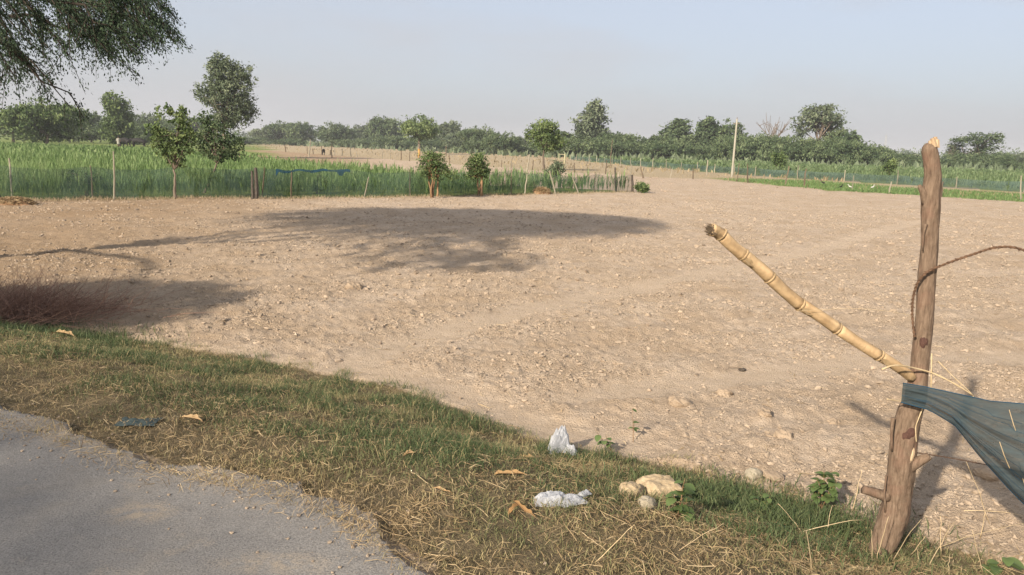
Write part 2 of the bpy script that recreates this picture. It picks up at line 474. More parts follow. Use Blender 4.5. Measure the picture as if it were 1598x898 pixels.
# radial sheet, fine near the road and coarser to the horizon
rr = np.concatenate([np.linspace(0.5, 1.9, 20), np.geomspace(1.91, 45, 640), np.geomspace(46.5, 3000, 60)])
aa = np.concatenate([np.linspace(-math.radians(39), math.radians(39), 430), np.linspace(math.radians(41), math.radians(319), 60)])
nr, na = len(rr), len(aa)
RRr, AA = np.meshgrid(rr, aa, indexing='ij')
GX, GY = RRr * np.sin(AA), RRr * np.cos(AA)
GX, GY = GX.ravel(), GY.ravel()
GZ = height(GX, GY)
s_, t_ = st(GX, GY)
ed = edge_dist(EDGE, GX, GY)                       # beyond the ploughed field when < 0 ... side fixed below
side = -np.sign(edge_dist(EDGE, np.array([0.0]), np.array([20.0]))[0])
beyond = ed * side
sr_, sf_ = s_road(t_), s_field(t_)
at = {
    'path': path_w(GX, GY),
    'verge': sstep(-0.05, 0.12, s_ - sr_) * (1 - sstep(-0.15, 0.12, s_ - sf_)) + (s_ < -2.3) * 0.9,
    'dry': np.where(beyond > 0, sstep(0, 1.2, beyond), 0.0) * (1 - sstep(55, 90, beyond)),
    'weed': np.maximum(sstep(-0.5, 0.3, beyond) * (1 - sstep(6.0, 10.0, beyond)) * sstep(11, 19, GX) * (GY < 60), 0.9 * sstep(50, 80, beyond)),
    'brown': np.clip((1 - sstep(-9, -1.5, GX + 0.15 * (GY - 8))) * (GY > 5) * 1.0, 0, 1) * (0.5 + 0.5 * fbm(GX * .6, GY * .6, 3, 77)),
}
incrop = inside(CROP_L, GX, GY) | inside(CROP_R, GX, GY)
at['weed'] = np.where(incrop, 0.8, np.maximum(at['weed'], .85 * sstep(-.26, -.38, GX / np.maximum(GY, 1) + .10 * (fbm(GX * .08, GY * .08, 3, 6) - .5)) * sstep(80, 100, GY)))
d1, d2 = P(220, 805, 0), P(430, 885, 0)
buff = 1.1 * np.exp(-(((GX - d1[0]) / .15) ** 2 + ((GY - d1[1]) / .11) ** 2)) + .8 * np.exp(-(((GX - d2[0]) / .25) ** 2 + ((GY - d2[1]) / .1) ** 2)) + .45 * sstep(.64, .8, fbm(GX * 6, GY * 6, 3, 88))  # two soft oval patches and scattered blotches of paler tan
buff = np.maximum(buff, sstep(0.35, 0.0, sr_ - s_) * 0.7 * fbm(GX * 3, GY * 3, 3, 8) * 1.5)  # dusty strip along the verge side of the road
at['buff'] = buff
i = np.arange(nr - 1)[:, None] * na; j = np.arange(na)[None]; k = (j + 1) % na
GQ = np.stack([i + j, i + na + j, i + na + k, i + k], -1).reshape(-1, 4)
GQ = GQ[:, ::-1]
cx, cy = GX[GQ].mean(1), GY[GQ].mean(1)
cs, ct = st(cx, cy)
jg = 0.34 * (fbm(cx * 2.2, cy * 2.2, 4, 11, .6) - .5)
is_road = (cs < s_road(ct) + jg) & (cs > -2.4)
is_verge = ~is_road & (cs < s_field(ct) + .8 * jg)
is_field = ~is_road & ~is_verge
# the hub under the photographer's feet closes the sheet
hub = len(GX)
GVx = np.concatenate([np.stack([GX, GY, GZ], 1), [[0, 0, 0.02]]])
for kk in at: at[kk] = np.concatenate([at[kk], [0.0]])
hubT = np.stack([np.full(na, hub), (np.arange(na) + 1) % na, np.arange(na)], 1)


def sheet(name, mask, mat, tris=None):
    q = GQ[mask]; used = np.unique(np.concatenate([q.ravel()] + ([tris.ravel()] if tris is not None else [])))
    mp_ = np.full(len(GVx), -1); mp_[used] = np.arange(len(used))
    fs = [mp_[q]] + ([mp_[tris]] if tris is not None else [])
    o = obj(name, np_mesh(name, GVx[used], fs, {a: v[used] for a, v in at.items()}, True), mat)
    tag(o, kind='structure')
    return o


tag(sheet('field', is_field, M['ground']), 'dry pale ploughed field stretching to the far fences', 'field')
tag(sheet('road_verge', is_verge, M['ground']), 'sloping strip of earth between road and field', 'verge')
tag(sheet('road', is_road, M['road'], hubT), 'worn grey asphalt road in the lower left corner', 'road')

# ---------------------------------------------------------------- loose clods on the ploughed field
def ico():
    p = (1 + 5 ** .5) / 2
    V = unit(np.array([(-1, p, 0), (1, p, 0), (-1, -p, 0), (1, -p, 0), (0, -1, p), (0, 1, p), (0, -1, -p), (0, 1, -p), (p, 0, -1), (p, 0, 1), (-p, 0, -1), (-p, 0, 1)], float))
    T = np.array([(0, 11, 5), (0, 5, 1), (0, 1, 7), (0, 7, 10), (0, 10, 11), (1, 5, 9), (5, 11, 4), (11, 10, 2), (10, 7, 6), (7, 1, 8), (3, 9, 4), (3, 4, 2), (3, 2, 6), (3, 6, 8), (3, 8, 9), (4, 9, 5), (2, 4, 11), (6, 2, 10), (8, 6, 7), (9, 8, 1)])
    return V, T


def subdiv(V, T):
    V = list(map(tuple, V)); cache = {}; out = []
    def mid(a, b):
        k = (min(a, b), max(a, b))
        if k not in cache: cache[k] = len(V); V.append(tuple((np.array(V[a]) + V[b]) / 2))
        return cache[k]
    for a, b, c in T:
        ab, bc, ca = mid(a, b), mid(b, c), mid(c, a)
        out += [(a, ab, ca), (b, bc, ab), (c, ca, bc), (ab, bc, ca)]
    return unit(np.array(V)), np.array(out)


IV, IT = ico()


OV = np.array([(1, 0, 0), (-1, 0, 0), (0, 1, 0), (0, -1, 0), (0, 0, 1), (0, 0, -1)], float)
OT = np.array([(0, 2, 4), (2, 1, 4), (1, 3, 4), (3, 0, 4), (2, 0, 5), (1, 2, 5), (3, 1, 5), (0, 3, 5)])


def scatter_clods(n, rmin, rmax, smin, smax, seed, power=2.2, az=40, small=False):
    g = np.random.default_rng(seed); N = n * 4; BV, BT = (OV[:5], OT[:4]) if small else (IV, IT); nb = len(BV)
    r = np.sqrt(g.uniform(rmin ** 2, rmax ** 2, N)); a = np.radians(g.uniform(-az, az, N))
    x, y = r * np.sin(a), r * np.cos(a)
    s, t = st(x, y)
    keep = (s > s_field(t) + 0.05 - 0.2 * g.random(N)) & (g.random(N) > 0.85 * path_w(x, y)) & (g.random(N) < np.clip(0.12 + 2.2 * (fbm(x * .9, y * .9, 4, 61) - .33), .08, 1))
    keep &= edge_dist(EDGE, x, y) * side < 0
    keep &= ~inside(CROP_L, x, y)
    x, y = x[keep][:n], y[keep][:n]; m = len(x)
    size = smin + (smax - smin) * g.random(m) ** power
    V = BV[None] * (0.6 + 0.8 * g.random((m, nb, 1)))
    V = V * (size[:, None, None] * np.stack([g.uniform(.8, 1.5, m), g.uniform(.7, 1.1, m), g.uniform(.45, .9, m)], 1)[:, None])
    th = g.uniform(0, 2 * math.pi, m); c, s2 = np.cos(th)[:, None], np.sin(th)[:, None]
    X = V[..., 0] * c - V[..., 1] * s2; Y = V[..., 0] * s2 + V[..., 1] * c
    z = height(x, y)
    V = np.stack([X + x[:, None], Y + y[:, None], V[..., 2] + (z + (-.004 if small else size * 0.02))[:, None]], -1).reshape(-1, 3)
    T = (BT[None] + nb * np.arange(m)[:, None, None]).reshape(-1, 3)
    return V, T, np.repeat(g.random(m), nb)


mb = MB()
for args in ((4500, 4.3, 9, .006, .026, 1, 3.0), (5500, 7, 16, .009, .038, 2, 3.0), (4500, 14, 30, .014, .05, 3, 2.5), (1200, 28, 60, .025, .07, 4, 2.0),
             (42000, 4.3, 9, .004, .016, 5, 1.8, 40, True), (36000, 8, 17, .007, .026, 6, 1.8, 40, True), (18000, 16, 34, .014, .04, 7, 1.6, 40, True)):
    V, T, tt = scatter_clods(*args); mb.add(V, None, T, tt)
tag(mb.build('soil_clods', M['clod']), 'loose dry clods strewn over the ploughed field', 'soil', kind='stuff')


g = np.random.default_rng(61); n = 2600; t = g.uniform(-1.5, 9, n); s = s_road(t) + g.normal(-.05, .16, n) - .25 * g.random(n) ** 3
x, y = xy(s, t); size = .0018 + .008 * g.random(n) ** 4
V = IV[None] * (0.65 + 0.7 * g.random((n, 12, 1))) * size[:, None, None] * np.array([1, 1, .7]) + np.stack([x, y, height(x, y) + size * .3], 1)[:, None]
mb = MB(); mb.add(V.reshape(-1, 3), None, (IT[None] + 12 * np.arange(n)[:, None, None]).reshape(-1, 3), np.repeat(g.random(n), 12))
tag(mb.build('road_grit', M['clod']), 'loose grit along the broken edge of the asphalt', 'grit', kind='stuff')


def rock_mesh(name, dims, seed, blocky=0.0, lv=3, rough=0.22):
    V, T = ico()
    for _ in range(lv): V, T = subdiv(V, T)
    g = np.random.default_rng(seed)
    if blocky: V = V / (np.abs(V) ** 6).sum(1, keepdims=True) ** (1 / 6) * blocky + V * (1 - blocky)
    o = g.uniform(0, 50, 3)
    n = fbm(V[:, 0] * 1.6 + o[0] + V[:, 2], V[:, 1] * 1.6 + o[1] - V[:, 2] * .7, 4, seed) - .5
    n2 = fbm(V[:, 0] * 6 + o[0] + 4 * V[:, 2], V[:, 1] * 6 + o[1] - V[:, 2] * 5, 3, seed + 3) - .5
    V = V * (1 + 2 * rough * n + 0.5 * rough * n2)[:, None]
    return np_mesh(name, V * np.array(dims) / 2, [T], {'tint': 0.5 + 0.6 * n2}, False)


M['bigclod'] = plain_mat('pale_clod', (0.26, 0.195, 0.135), (0.36, 0.28, 0.20), 18, 0.95, 0.6, 45, spec=0.1)
for q, (px, py, w, lab) in enumerate([(1060, 634, 34, 'largest pale soil clod on the field, above the yellow stones'),
                                      (1192, 657, 26, 'pale soil clod on the field straight above the small white stone'),
                                      (1130, 618, 26, 'pale soil clod right of the largest clod on the field'),
                                      (1300, 663, 24, 'pale soil clod on the field left of the tree post'),
                                      (1222, 688, 30, 'low pale soil clod on the field above the leafy sapling weed'),
                                      (552, 449, 26, 'pale rounded soil clod in the middle of the rough ploughed part')]):
    p = P(px, py, ZF); w *= mpp(p[1])
    o = obj('soil_clod', rock_mesh('soil_clod', (w, w * .8, w * .55), 100 + q, .35, 3, .42), M['bigclod'], None, (p[0], p[1], gz(p[0], p[1]) + w * .08))
    tag(o, lab, 'clod', 'larger clods on the field'); o.rotation_euler = (0, 0, q * 1.3)

# ---------------------------------------------------------------- verge grass and straw
def blades(x, y, z, h, w, lean, tint, g, flat=0.0):
    n = len(x); th = g.uniform(0, 2 * math.pi, n); ph = g.uniform(0, 2 * math.pi, n)
    b = np.stack([x, y, z], 1)
    d = np.stack([np.cos(th), np.sin(th), np.zeros(n)], 1) * lean[:, None]
    up = np.array([0, 0, 1.0]) * (1 - flat)
    p1 = b + (d * 0.35 + up * 0.62) * h[:, None]; p2 = b + (d * 1.0 + up * np.where(lean > .8, .7, 1.0)[:, None]) * h[:, None]
    sd_ = np.stack([np.cos(ph), np.sin(ph), np.zeros(n)], 1) * (w / 2)[:, None]
    V = np.stack([b - sd_, b + sd_, p1 - sd_ * .75, p1 + sd_ * .75, p2], 1).reshape(-1, 3)
    i5 = 5 * np.arange(n)[:, None]
    return V, i5 + np.array([[0, 1, 3, 2]]), i5 + np.array([[2, 3, 4]]), np.repeat(tint, 5)


def verge_points(n, g, t0, t1, a=0.0, b=1.0):
    t = g.uniform(t0, t1, n); u = g.uniform(a, b, n)
    s = s_road(t) + u * (s_field(t) - s_road(t)); x, y = xy(s, t)
    return x, y, u, t


g = np.random.default_rng(20)
mb = MB()
for n, t0, t1 in ((180000, -1.4, 9.0), (16000, 9.0, 16.0), (9000, -5, -1.4)):
    x, y, u, t = verge_points(n, g, t0, t1, -0.05, 1.05)
    gr = fbm(x * 1.5, y * 1.5, 4, 91); fine = fbm(x * 6, y * 6, 3, 95)
    # green towards the field, thin and bleached along the asphalt and at the foot of the post
    pat = fbm(x * 2.6, y * 2.6, 3, 131)
    green = sstep(0.06, 0.30, u + 0.45 * (gr - .5)) * (1 - 0.7 * sstep(2.6, 0.9, t + 2.4 * (u - .35))) * (0.36 + 0.80 * sstep(.36, .56, pat))
    dens = np.clip(0.42 + 0.62 * green * (0.6 + .8 * fine), 0.08, 1) * (1 - sstep(0.96, 1.05, u + 0.25 * (fine - .5)))
    dens *= np.where((u < 0.22) & (t > 3.2), 0.45, 1)
    k = g.random(n) < dens
    x, y, u, t, green, fine = x[k], y[k], u[k], t[k], green[k], fine[k]; m = len(x)
    tuft = fbm(x * 4, y * 4, 3, 97)
    h = (0.018 + 0.055 * g.random(m) ** 1.6) * (0.35 + 1.3 * tuft) * (0.6 + 0.5 * green)
    tint = np.clip(0.92 - 0.95 * green * (0.55 + 0.9 * fine) + g.normal(0, .15, m), 0.02, 1)
    tint = np.where(g.random(m) < 0.16, g.uniform(.7, 1, m), tint)
    V, Q, T, tt = blades(x, y, height(x, y) - 0.004, h, 0.0018 + 0.0028 * g.random(m), g.uniform(.3, 1.5, m), tint, g)
    mb.add(V, Q, T, tt)
tag(mb.build('verge_grass', M['grass']), 'short patchy green and bleached grass along the road', 'grass', kind='stuff')

mb = MB()
def lay_straw(n, x, y, g, l0, l1, w0, w1, lift=0.03):
    th = g.uniform(0, 2 * math.pi, n); L = g.uniform(l0, l1, n)
    dx, dy = np.cos(th) * L / 2, np.sin(th) * L / 2
    bend = g.normal(0, .12, n) * L
    za, zb, zc = height(x - dx, y - dy), height(x + dx, y + dy), height(x, y)
    l1_, l2_, l3_ = g.uniform(0, lift, n), g.uniform(0, lift, n), g.uniform(0.003, lift * 1.3, n)
    p0 = np.stack([x - dx, y - dy, za + l1_], 1); p2 = np.stack([x + dx, y + dy, zb + l2_], 1)
    p1 = np.stack([x - dy / L * 2 * bend * .5, y + dx / L * 2 * bend * .5, np.maximum(zc, (za + zb) / 2) + l3_], 1)
    w = g.uniform(w0, w1, n)[:, None]
    sv = unit(np.stack([-dy, dx, g.normal(0, .5, n) * L], 1)) * w / 2
    V = np.stack([p0 - sv, p0 + sv, p1 - sv, p1 + sv, p2 - sv * .5, p2 + sv * .5], 1).reshape(-1, 3)
    i6 = 6 * np.arange(n)[:, None]
    Q = np.concatenate([i6 + np.array([[0, 1, 3, 2]]), i6 + np.array([[2, 3, 5, 4]])])
    return V, Q, np.repeat(np.clip(g.normal(.5, .25, n), 0, 1), 6)


for n, t0, t1, a, b, l0, l1 in ((22000, -1.4, 9, -0.10, 1.0, .02, .09), (15000, -2.0, 2.4, -0.06, 0.85, .03, .14), (9000, 2, 8.5, -0.07, 0.35, .02, .09), (500, -1, 3, 0.0, 0.7, .10, .26), (9000, -1.8, 1.1, 0.45, 1.04, .03, .18)):
    x, y, u, t = verge_points(n, g, t0, t1, a, b)
    k = g.random(n) < np.clip(fbm(x * 2, y * 2, 3, 102) * 1.7 - .25, 0.05, 1); x, y = x[k], y[k]
    V, Q, tt = lay_straw(len(x), x, y, g, l0, l1, .0010, .0032); mb.add(V, Q, None, tt)
r = np.sqrt(g.uniform(16, 400, 2600)); a = np.radians(g.uniform(-37, 37, 2600)); x, y = r * np.sin(a), r * np.cos(a)
s, t = st(x, y); k = s > s_field(t); V, Q, tt = lay_straw(k.sum(), x[k], y[k], g, .03, .13, .002, .006, .02); mb.add(V, Q, None, tt)
tag(mb.build('dry_straw', M['straw']), 'bleached straw and dead stems littering the roadside', 'straw', kind='stuff')

# green weeds in the field-edge hollow left of the post
mb = MB()
for (px, py, sx, sy, n, h0) in ((1150, 775, .34, .16, 2600, .07), (1240, 800, .30, .14, 2600, .08), (1080, 745, .25, .1, 1200, .05), (60, 520, .5, .3, 3000, .10), (1230, 880, .25, .12, 900, .08)):
    p = P(px, py, -.36); x, y = g.normal(p[0], sx, n), g.normal(p[1], sy, n)
    h = h0 * g.uniform(.4, 1.4, n)
    V, Q, T, tt = blades(x, y, height(x, y) - .005, h, .003 + .005 * g.random(n), g.uniform(.2, 1.1, n), np.clip(g.normal(.18, .16, n), 0, 1), g)
    mb.add(V, Q, T, tt)
tag(mb.build('field_edge_weeds', M['grass']), 'denser dark green weeds growing along the field edge', 'grass', kind='stuff')

# ---------------------------------------------------------------- crops
def crop_plants(poly, spec, hgt, g, name, mat, label, leafw=.035):
    mb = MB()
    lo, hi = poly.min(0), poly.max(0)
    for (d0, d1, dens, nl, wid, hs) in spec:
        area = (min(hi[0], d1 * .8) - max(lo[0], -d1 * .85)) * (d1 - d0)
        n = int(area * dens)
        y = g.uniform(d0, d1, n); x = g.uniform(max(lo[0], -d1 * .85), min(hi[0], d1 * .8), n)
        k = inside(poly, x, y) & (np.abs(x) < y * .80 + 3) & (g.random(n) < .35 + 1.0 * fbm(x * .5, y * .5, 3, 5)); x, y = x[k], y[k]; n = len(x)
        if not n: continue
        z = height(x, y)
        H = hgt * hs * g.uniform(.6, 1.15, n) * (0.70 + .65 * fbm(x * .3, y * .3, 3, 9))
        for l in range(nl):
            th = g.uniform(0, 2 * math.pi, n); out = g.uniform(.06, .24, n) * hgt
            z0 = g.uniform(0.0, .5, n) * H; z1 = z0 + g.uniform(.35, .6, n) * H
            b = np.stack([x, y, z + z0], 1)
            d = np.stack([np.cos(th), np.sin(th), 0 * th], 1)
            tip = np.stack([x, y, z + np.minimum(z1, H)], 1) + d * out[:, None]
            mid_ = (b + tip) / 2 + np.array([0, 0, 1]) * (0.10 * H)[:, None] - d * (out * .12)[:, None]
            sv = np.stack([-np.sin(th), np.cos(th), g.normal(0, .4, n)], 1) * (wid / 2 * g.uniform(.6, 1.3, n))[:, None]
            V = np.stack([b, mid_ - sv, mid_ + sv, tip], 1).reshape(-1, 3)
            i4 = 4 * np.arange(n)[:, None]
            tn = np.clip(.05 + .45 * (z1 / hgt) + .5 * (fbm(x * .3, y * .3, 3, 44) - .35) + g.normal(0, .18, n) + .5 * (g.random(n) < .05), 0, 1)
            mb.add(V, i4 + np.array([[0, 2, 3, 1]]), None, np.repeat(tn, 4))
    return tag(mb.build(name, mat), label, 'crop', kind='stuff')


g = np.random.default_rng(33)
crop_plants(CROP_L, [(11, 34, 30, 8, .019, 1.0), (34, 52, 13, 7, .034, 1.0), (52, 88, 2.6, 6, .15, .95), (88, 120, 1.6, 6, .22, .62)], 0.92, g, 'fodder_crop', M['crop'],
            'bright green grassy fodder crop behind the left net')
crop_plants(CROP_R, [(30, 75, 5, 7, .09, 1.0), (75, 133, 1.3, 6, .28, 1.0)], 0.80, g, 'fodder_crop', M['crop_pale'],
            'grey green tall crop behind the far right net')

# dry stubble and weeds on the fallow strips
def strip_blades(n, fn, h0, h1, w, mat, name, label, tlo, thi):
    x, y = fn(n); z = height(x, y)
    V, Q, T, tt = blades(x, y, z, g.uniform(h0, h1, len(x)), np.full(len(x), w) * g.uniform(.6, 1.4, len(x)), g.uniform(.1, .7, len(x)), g.uniform(tlo, thi, len(x)), g)
    mb = MB(); mb.add(V, Q, T, tt); return tag(mb.build(name, mat), label, 'grass', kind='stuff')


def band(o0, o1, y0, y1, clump=1.0):
    def fn(n):
        y = np.exp(g.uniform(math.log(y0), math.log(y1), n * 6)); x = g.uniform(-.8, .75, n * 6) * y
        e = edge_dist(EDGE, x, y) * side
        k = (e > o0) & (e < o1) & ~inside(CROP_L, x, y) & ~inside(CROP_R, x, y) & (g.random(n * 6) < np.clip(2.2 * fbm(x * .35, y * .35, 3, 15) - .6 * clump, 0, 1))
        return x[k][:n], y[k][:n]
    return fn


strip_blades(5000, band(0, 9, 38, 130), .05, .26, .035, M['stubble'], 'dry_stubble', 'pale dry grass on the fallow strip past the field', .1, .8)
strip_blades(2600, band(9, 45, 60, 300), .12, .45, .14, M['stubble'], 'dry_stubble', 'bleached tall grass on the far fallow land', .05, .6)
def weedband(n):
    x, y = band(-.5, 9.0, 30, 60, .2)(n * 3); k = x > 15 + 4 * g.random(len(x)); return x[k][:n], y[k][:n]
strip_blades(14000, weedband, .05, .18, .045, M['crop'], 'green_weeds', 'low green weeds edging the far right of the field', .0, .7)
strip_blades(3500, band(45, 110, 120, 420), .6, 1.6, .55, M['tree_b'], 'scrub', 'grey green scrub in front of the far trees', .0, .8)
def fencefoot(n):
    u = g.random(n); i_ = g.integers(1, 4, n); p = FENCE_L[i_] + (FENCE_L[i_ + 1] - FENCE_L[i_]) * u[:, None]
    return p[:, 0] + g.normal(0, .25, n), p[:, 1] - .35 + g.normal(0, .25, n)
strip_blades(5000, fencefoot, .03, .13, .014, M['stubble'], 'dry_stubble', 'dead straw along the foot of the left net', .2, .9)

# ---------------------------------------------------------------- trees
def crown_leaves(mb, lobes, nclump, per, L, clr, g, up=0.25, aspect=.55, shell=.45, droop=0.0):
    w = np.array([l[3] * l[4] * l[5] for l in lobes]) ** .67; w /= w.sum()
    ids = g.choice(len(lobes), nclump, p=w)
    lb = np.array([l[:6] for l in lobes])[ids]
    d = unit(g.normal(0, 1, (nclump, 3))); rad = g.random(nclump) ** shell
    cc = lb[:, :3] + d * lb[:, 3:] * rad[:, None]
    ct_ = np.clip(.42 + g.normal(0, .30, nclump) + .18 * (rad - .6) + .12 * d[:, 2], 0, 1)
    n = nclump * per; I = np.repeat(np.arange(nclump), per)
    off = g.normal(0, 1, (n, 3)) * clr * g.uniform(.5, 1.3, nclump)[I][:, None]; off[:, 2] *= .75
    c = cc[I] + off
    nrm = unit(d[I] * .6 + g.normal(0, .8, (n, 3)) + np.array([0, 0, up]))
    ax = unit(np.cross(nrm, g.normal(0, 1, (n, 3))) + np.array([0, 0, -droop]))
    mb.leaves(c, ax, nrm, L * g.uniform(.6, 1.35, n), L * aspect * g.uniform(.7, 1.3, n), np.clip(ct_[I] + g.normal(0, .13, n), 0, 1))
    return cc


def limb(mb, a, b, r0, r1, g, n=6, sag=.08, sides=6):
    a, b = np.asarray(a, float), np.asarray(b, float); u = np.linspace(0, 1, n)[:, None]
    L = np.linalg.norm(b - a)
    pts = a + (b - a) * u + g.normal(0, sag * L * .25, (n, 3)) * (u * (1 - u) * 4) + np.array([0, 0, 1]) * sag * L * np.sin(u * math.pi)
    mb.tube(pts, r0 + (r1 - r0) * u[:, 0], sides); return pts


def make_tree(lobes, nclump, per, L, clr, trunk_h, trunk_r, seed, nlimb=9, stems=1, lean=(0, 0), leafmat='tree_a', barkmat='bark', **kw):
    """returns (trunk mesh, crown mesh) with the foot at the origin"""
    g = np.random.default_rng(seed); mc, mt = MB(), MB()
    cc = crown_leaves(mc, lobes, nclump, per, L, clr, g, **kw)
    for s in range(stems):
        o = np.array([0, 0, -.05 * trunk_h]) + (g.normal(0, trunk_r * 2.2, 3) * np.array([1, 1, 0]) if stems > 1 else 0)
        top = o + np.array([lean[0], lean[1], trunk_h * 1.05]) + (g.normal(0, trunk_h * .14, 3) * np.array([1, 1, .3]) if stems > 1 else 0)
        u = np.linspace(0, 1, 7)[:, None]
        pts = o + (top - o) * u + g.normal(0, trunk_r * .35, (7, 3)) * np.array([1, 1, 0])
        mt.tube(pts, trunk_r * (1.25 - .55 * u[:, 0]) * np.where(u[:, 0] < .1, 1.25, 1), 8, g.random(), wob=.25, seed=seed)
        for q in g.choice(len(cc), min(nlimb, len(cc)), replace=False):
            pts = limb(mt, top, cc[q] * .96, trunk_r * .5, trunk_r * .10, g, 6, .06, 5)
            for h in range(2):
                qq = g.integers(len(cc))
                if np.linalg.norm(cc[qq] - pts[3]) < clr * 6 + trunk_h * .5: limb(mt, pts[3], cc[qq], trunk_r * .22, trunk_r * .06, g, 4, .05, 4)
    return mt.mesh('trunk', True), mc.mesh('crown'), M[barkmat], M[leafmat]


def put_tree(meshes, name, label, cat, x, y, scale=1.0, rz=0.0, group=None, widen=1.0, mat=None):
    r = thing(name, label, cat, (x, y, gz(x, y)), group, rz)
    r.scale = (scale * widen, scale * widen, scale)
    obj('trunk', meshes[0], meshes[2], r)
    c = obj('crown', meshes[1], None, r)
    if not meshes[1].materials: meshes[1].materials.append(meshes[3])
    if mat:
        c.material_slots[0].link = 'OBJECT'; c.material_slots[0].material = M[mat]
    return r


# shapes of the far trees, one metre tall, scaled where they stand
VAR = {}
def bush_lobes(g, n, r, zlo, zhi, sq=1.0):
    out = [(0, 0, (zlo + zhi) / 2, r, r, (zhi - zlo) / 2 * sq, 1)]
    for _ in range(n):
        a = g.uniform(0, 6.28); d = r * g.uniform(.35, .75); k = g.uniform(.35, .6)
        out.append((d * math.cos(a), d * math.sin(a), zlo + (zhi - zlo) * (k * .45 + (1 - k * .95) * g.random()), r * k, r * k, (zhi - zlo) * .5 * k * g.uniform(.7, 1.1), 1))
    return out


g0 = np.random.default_rng(5)
for v in range(3):
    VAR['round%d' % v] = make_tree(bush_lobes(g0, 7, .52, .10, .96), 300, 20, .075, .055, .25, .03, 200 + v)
    VAR['wide%d' % v] = make_tree(bush_lobes(g0, 10, .85, .08, .93), 460, 20, .08, .06, .2, .03, 210 + v)
    VAR['tall%d' % v] = make_tree([(0, 0, .3, .30, .30, .26, 1), (.05, 0, .62, .24, .24, .24, 1), (-.05, .03, .84, .15, .15, .16, 1), (.16, .05, .48, .18, .18, .16, 1), (-.17, -.05, .45, .17, .17, .15, 1), (-.10, 0, .70, .14, .14, .12, 1)],
                                  330, 20, .055, .04, .2, .025, 220 + v)
VAR['lolly'] = make_tree(bush_lobes(g0, 8, .44, .34, .97), 300, 20, .06, .05, .42, .028, 230)
VAR['umbrella'] = make_tree([(0, 0, .78, .34, .3, .19, 1), (.17, .1, .70, .2, .2, .15, 1), (-.2, 0, .68, .18, .2, .16, 1), (.05, 0, .93, .14, .14, .07, 1), (-.1, .1, .87, .14, .14, .1, 1), (.26, 0, .56, .13, .13, .1, 1), (-.27, 0, .5, .1, .1, .08, 1)],
                            230, 16, .042, .04, .38, .022, 231, nlimb=12, stems=3)
VAR['slender'] = make_tree([(0, 0, .75, .13, .13, .24, 1), (.1, 0, .55, .12, .12, .2, 1), (-.06, 0, .38, .16, .16, .15, 1)], 110, 14, .045, .045, .5, .018, 232, stems=2)
VAR['lean'] = make_tree([(.02, 0, .80, .28, .25, .17, 1), (-.2, 0, .72, .2, .2, .15, 1), (.22, 0, .86, .16, .16, .13, 1), (.1, 0, .62, .2, .2, .13, 1), (0, 0, .30, .38, .35, .26, 1), (.3, 0, .25, .25, .25, .2, 1), (-.3, 0, .25, .25, .25, .2, 1)], 270, 16, .05, .05, .5, .022, 233)
VAR['low0'] = make_tree(bush_lobes(g0, 12, 1.3, .02, .92), 420, 20, .10, .08, .15, .03, 240)
VAR['low1'] = make_tree(bush_lobes(g0, 12, 1.5, .02, .9), 420, 20, .10, .08, .15, .03, 241)

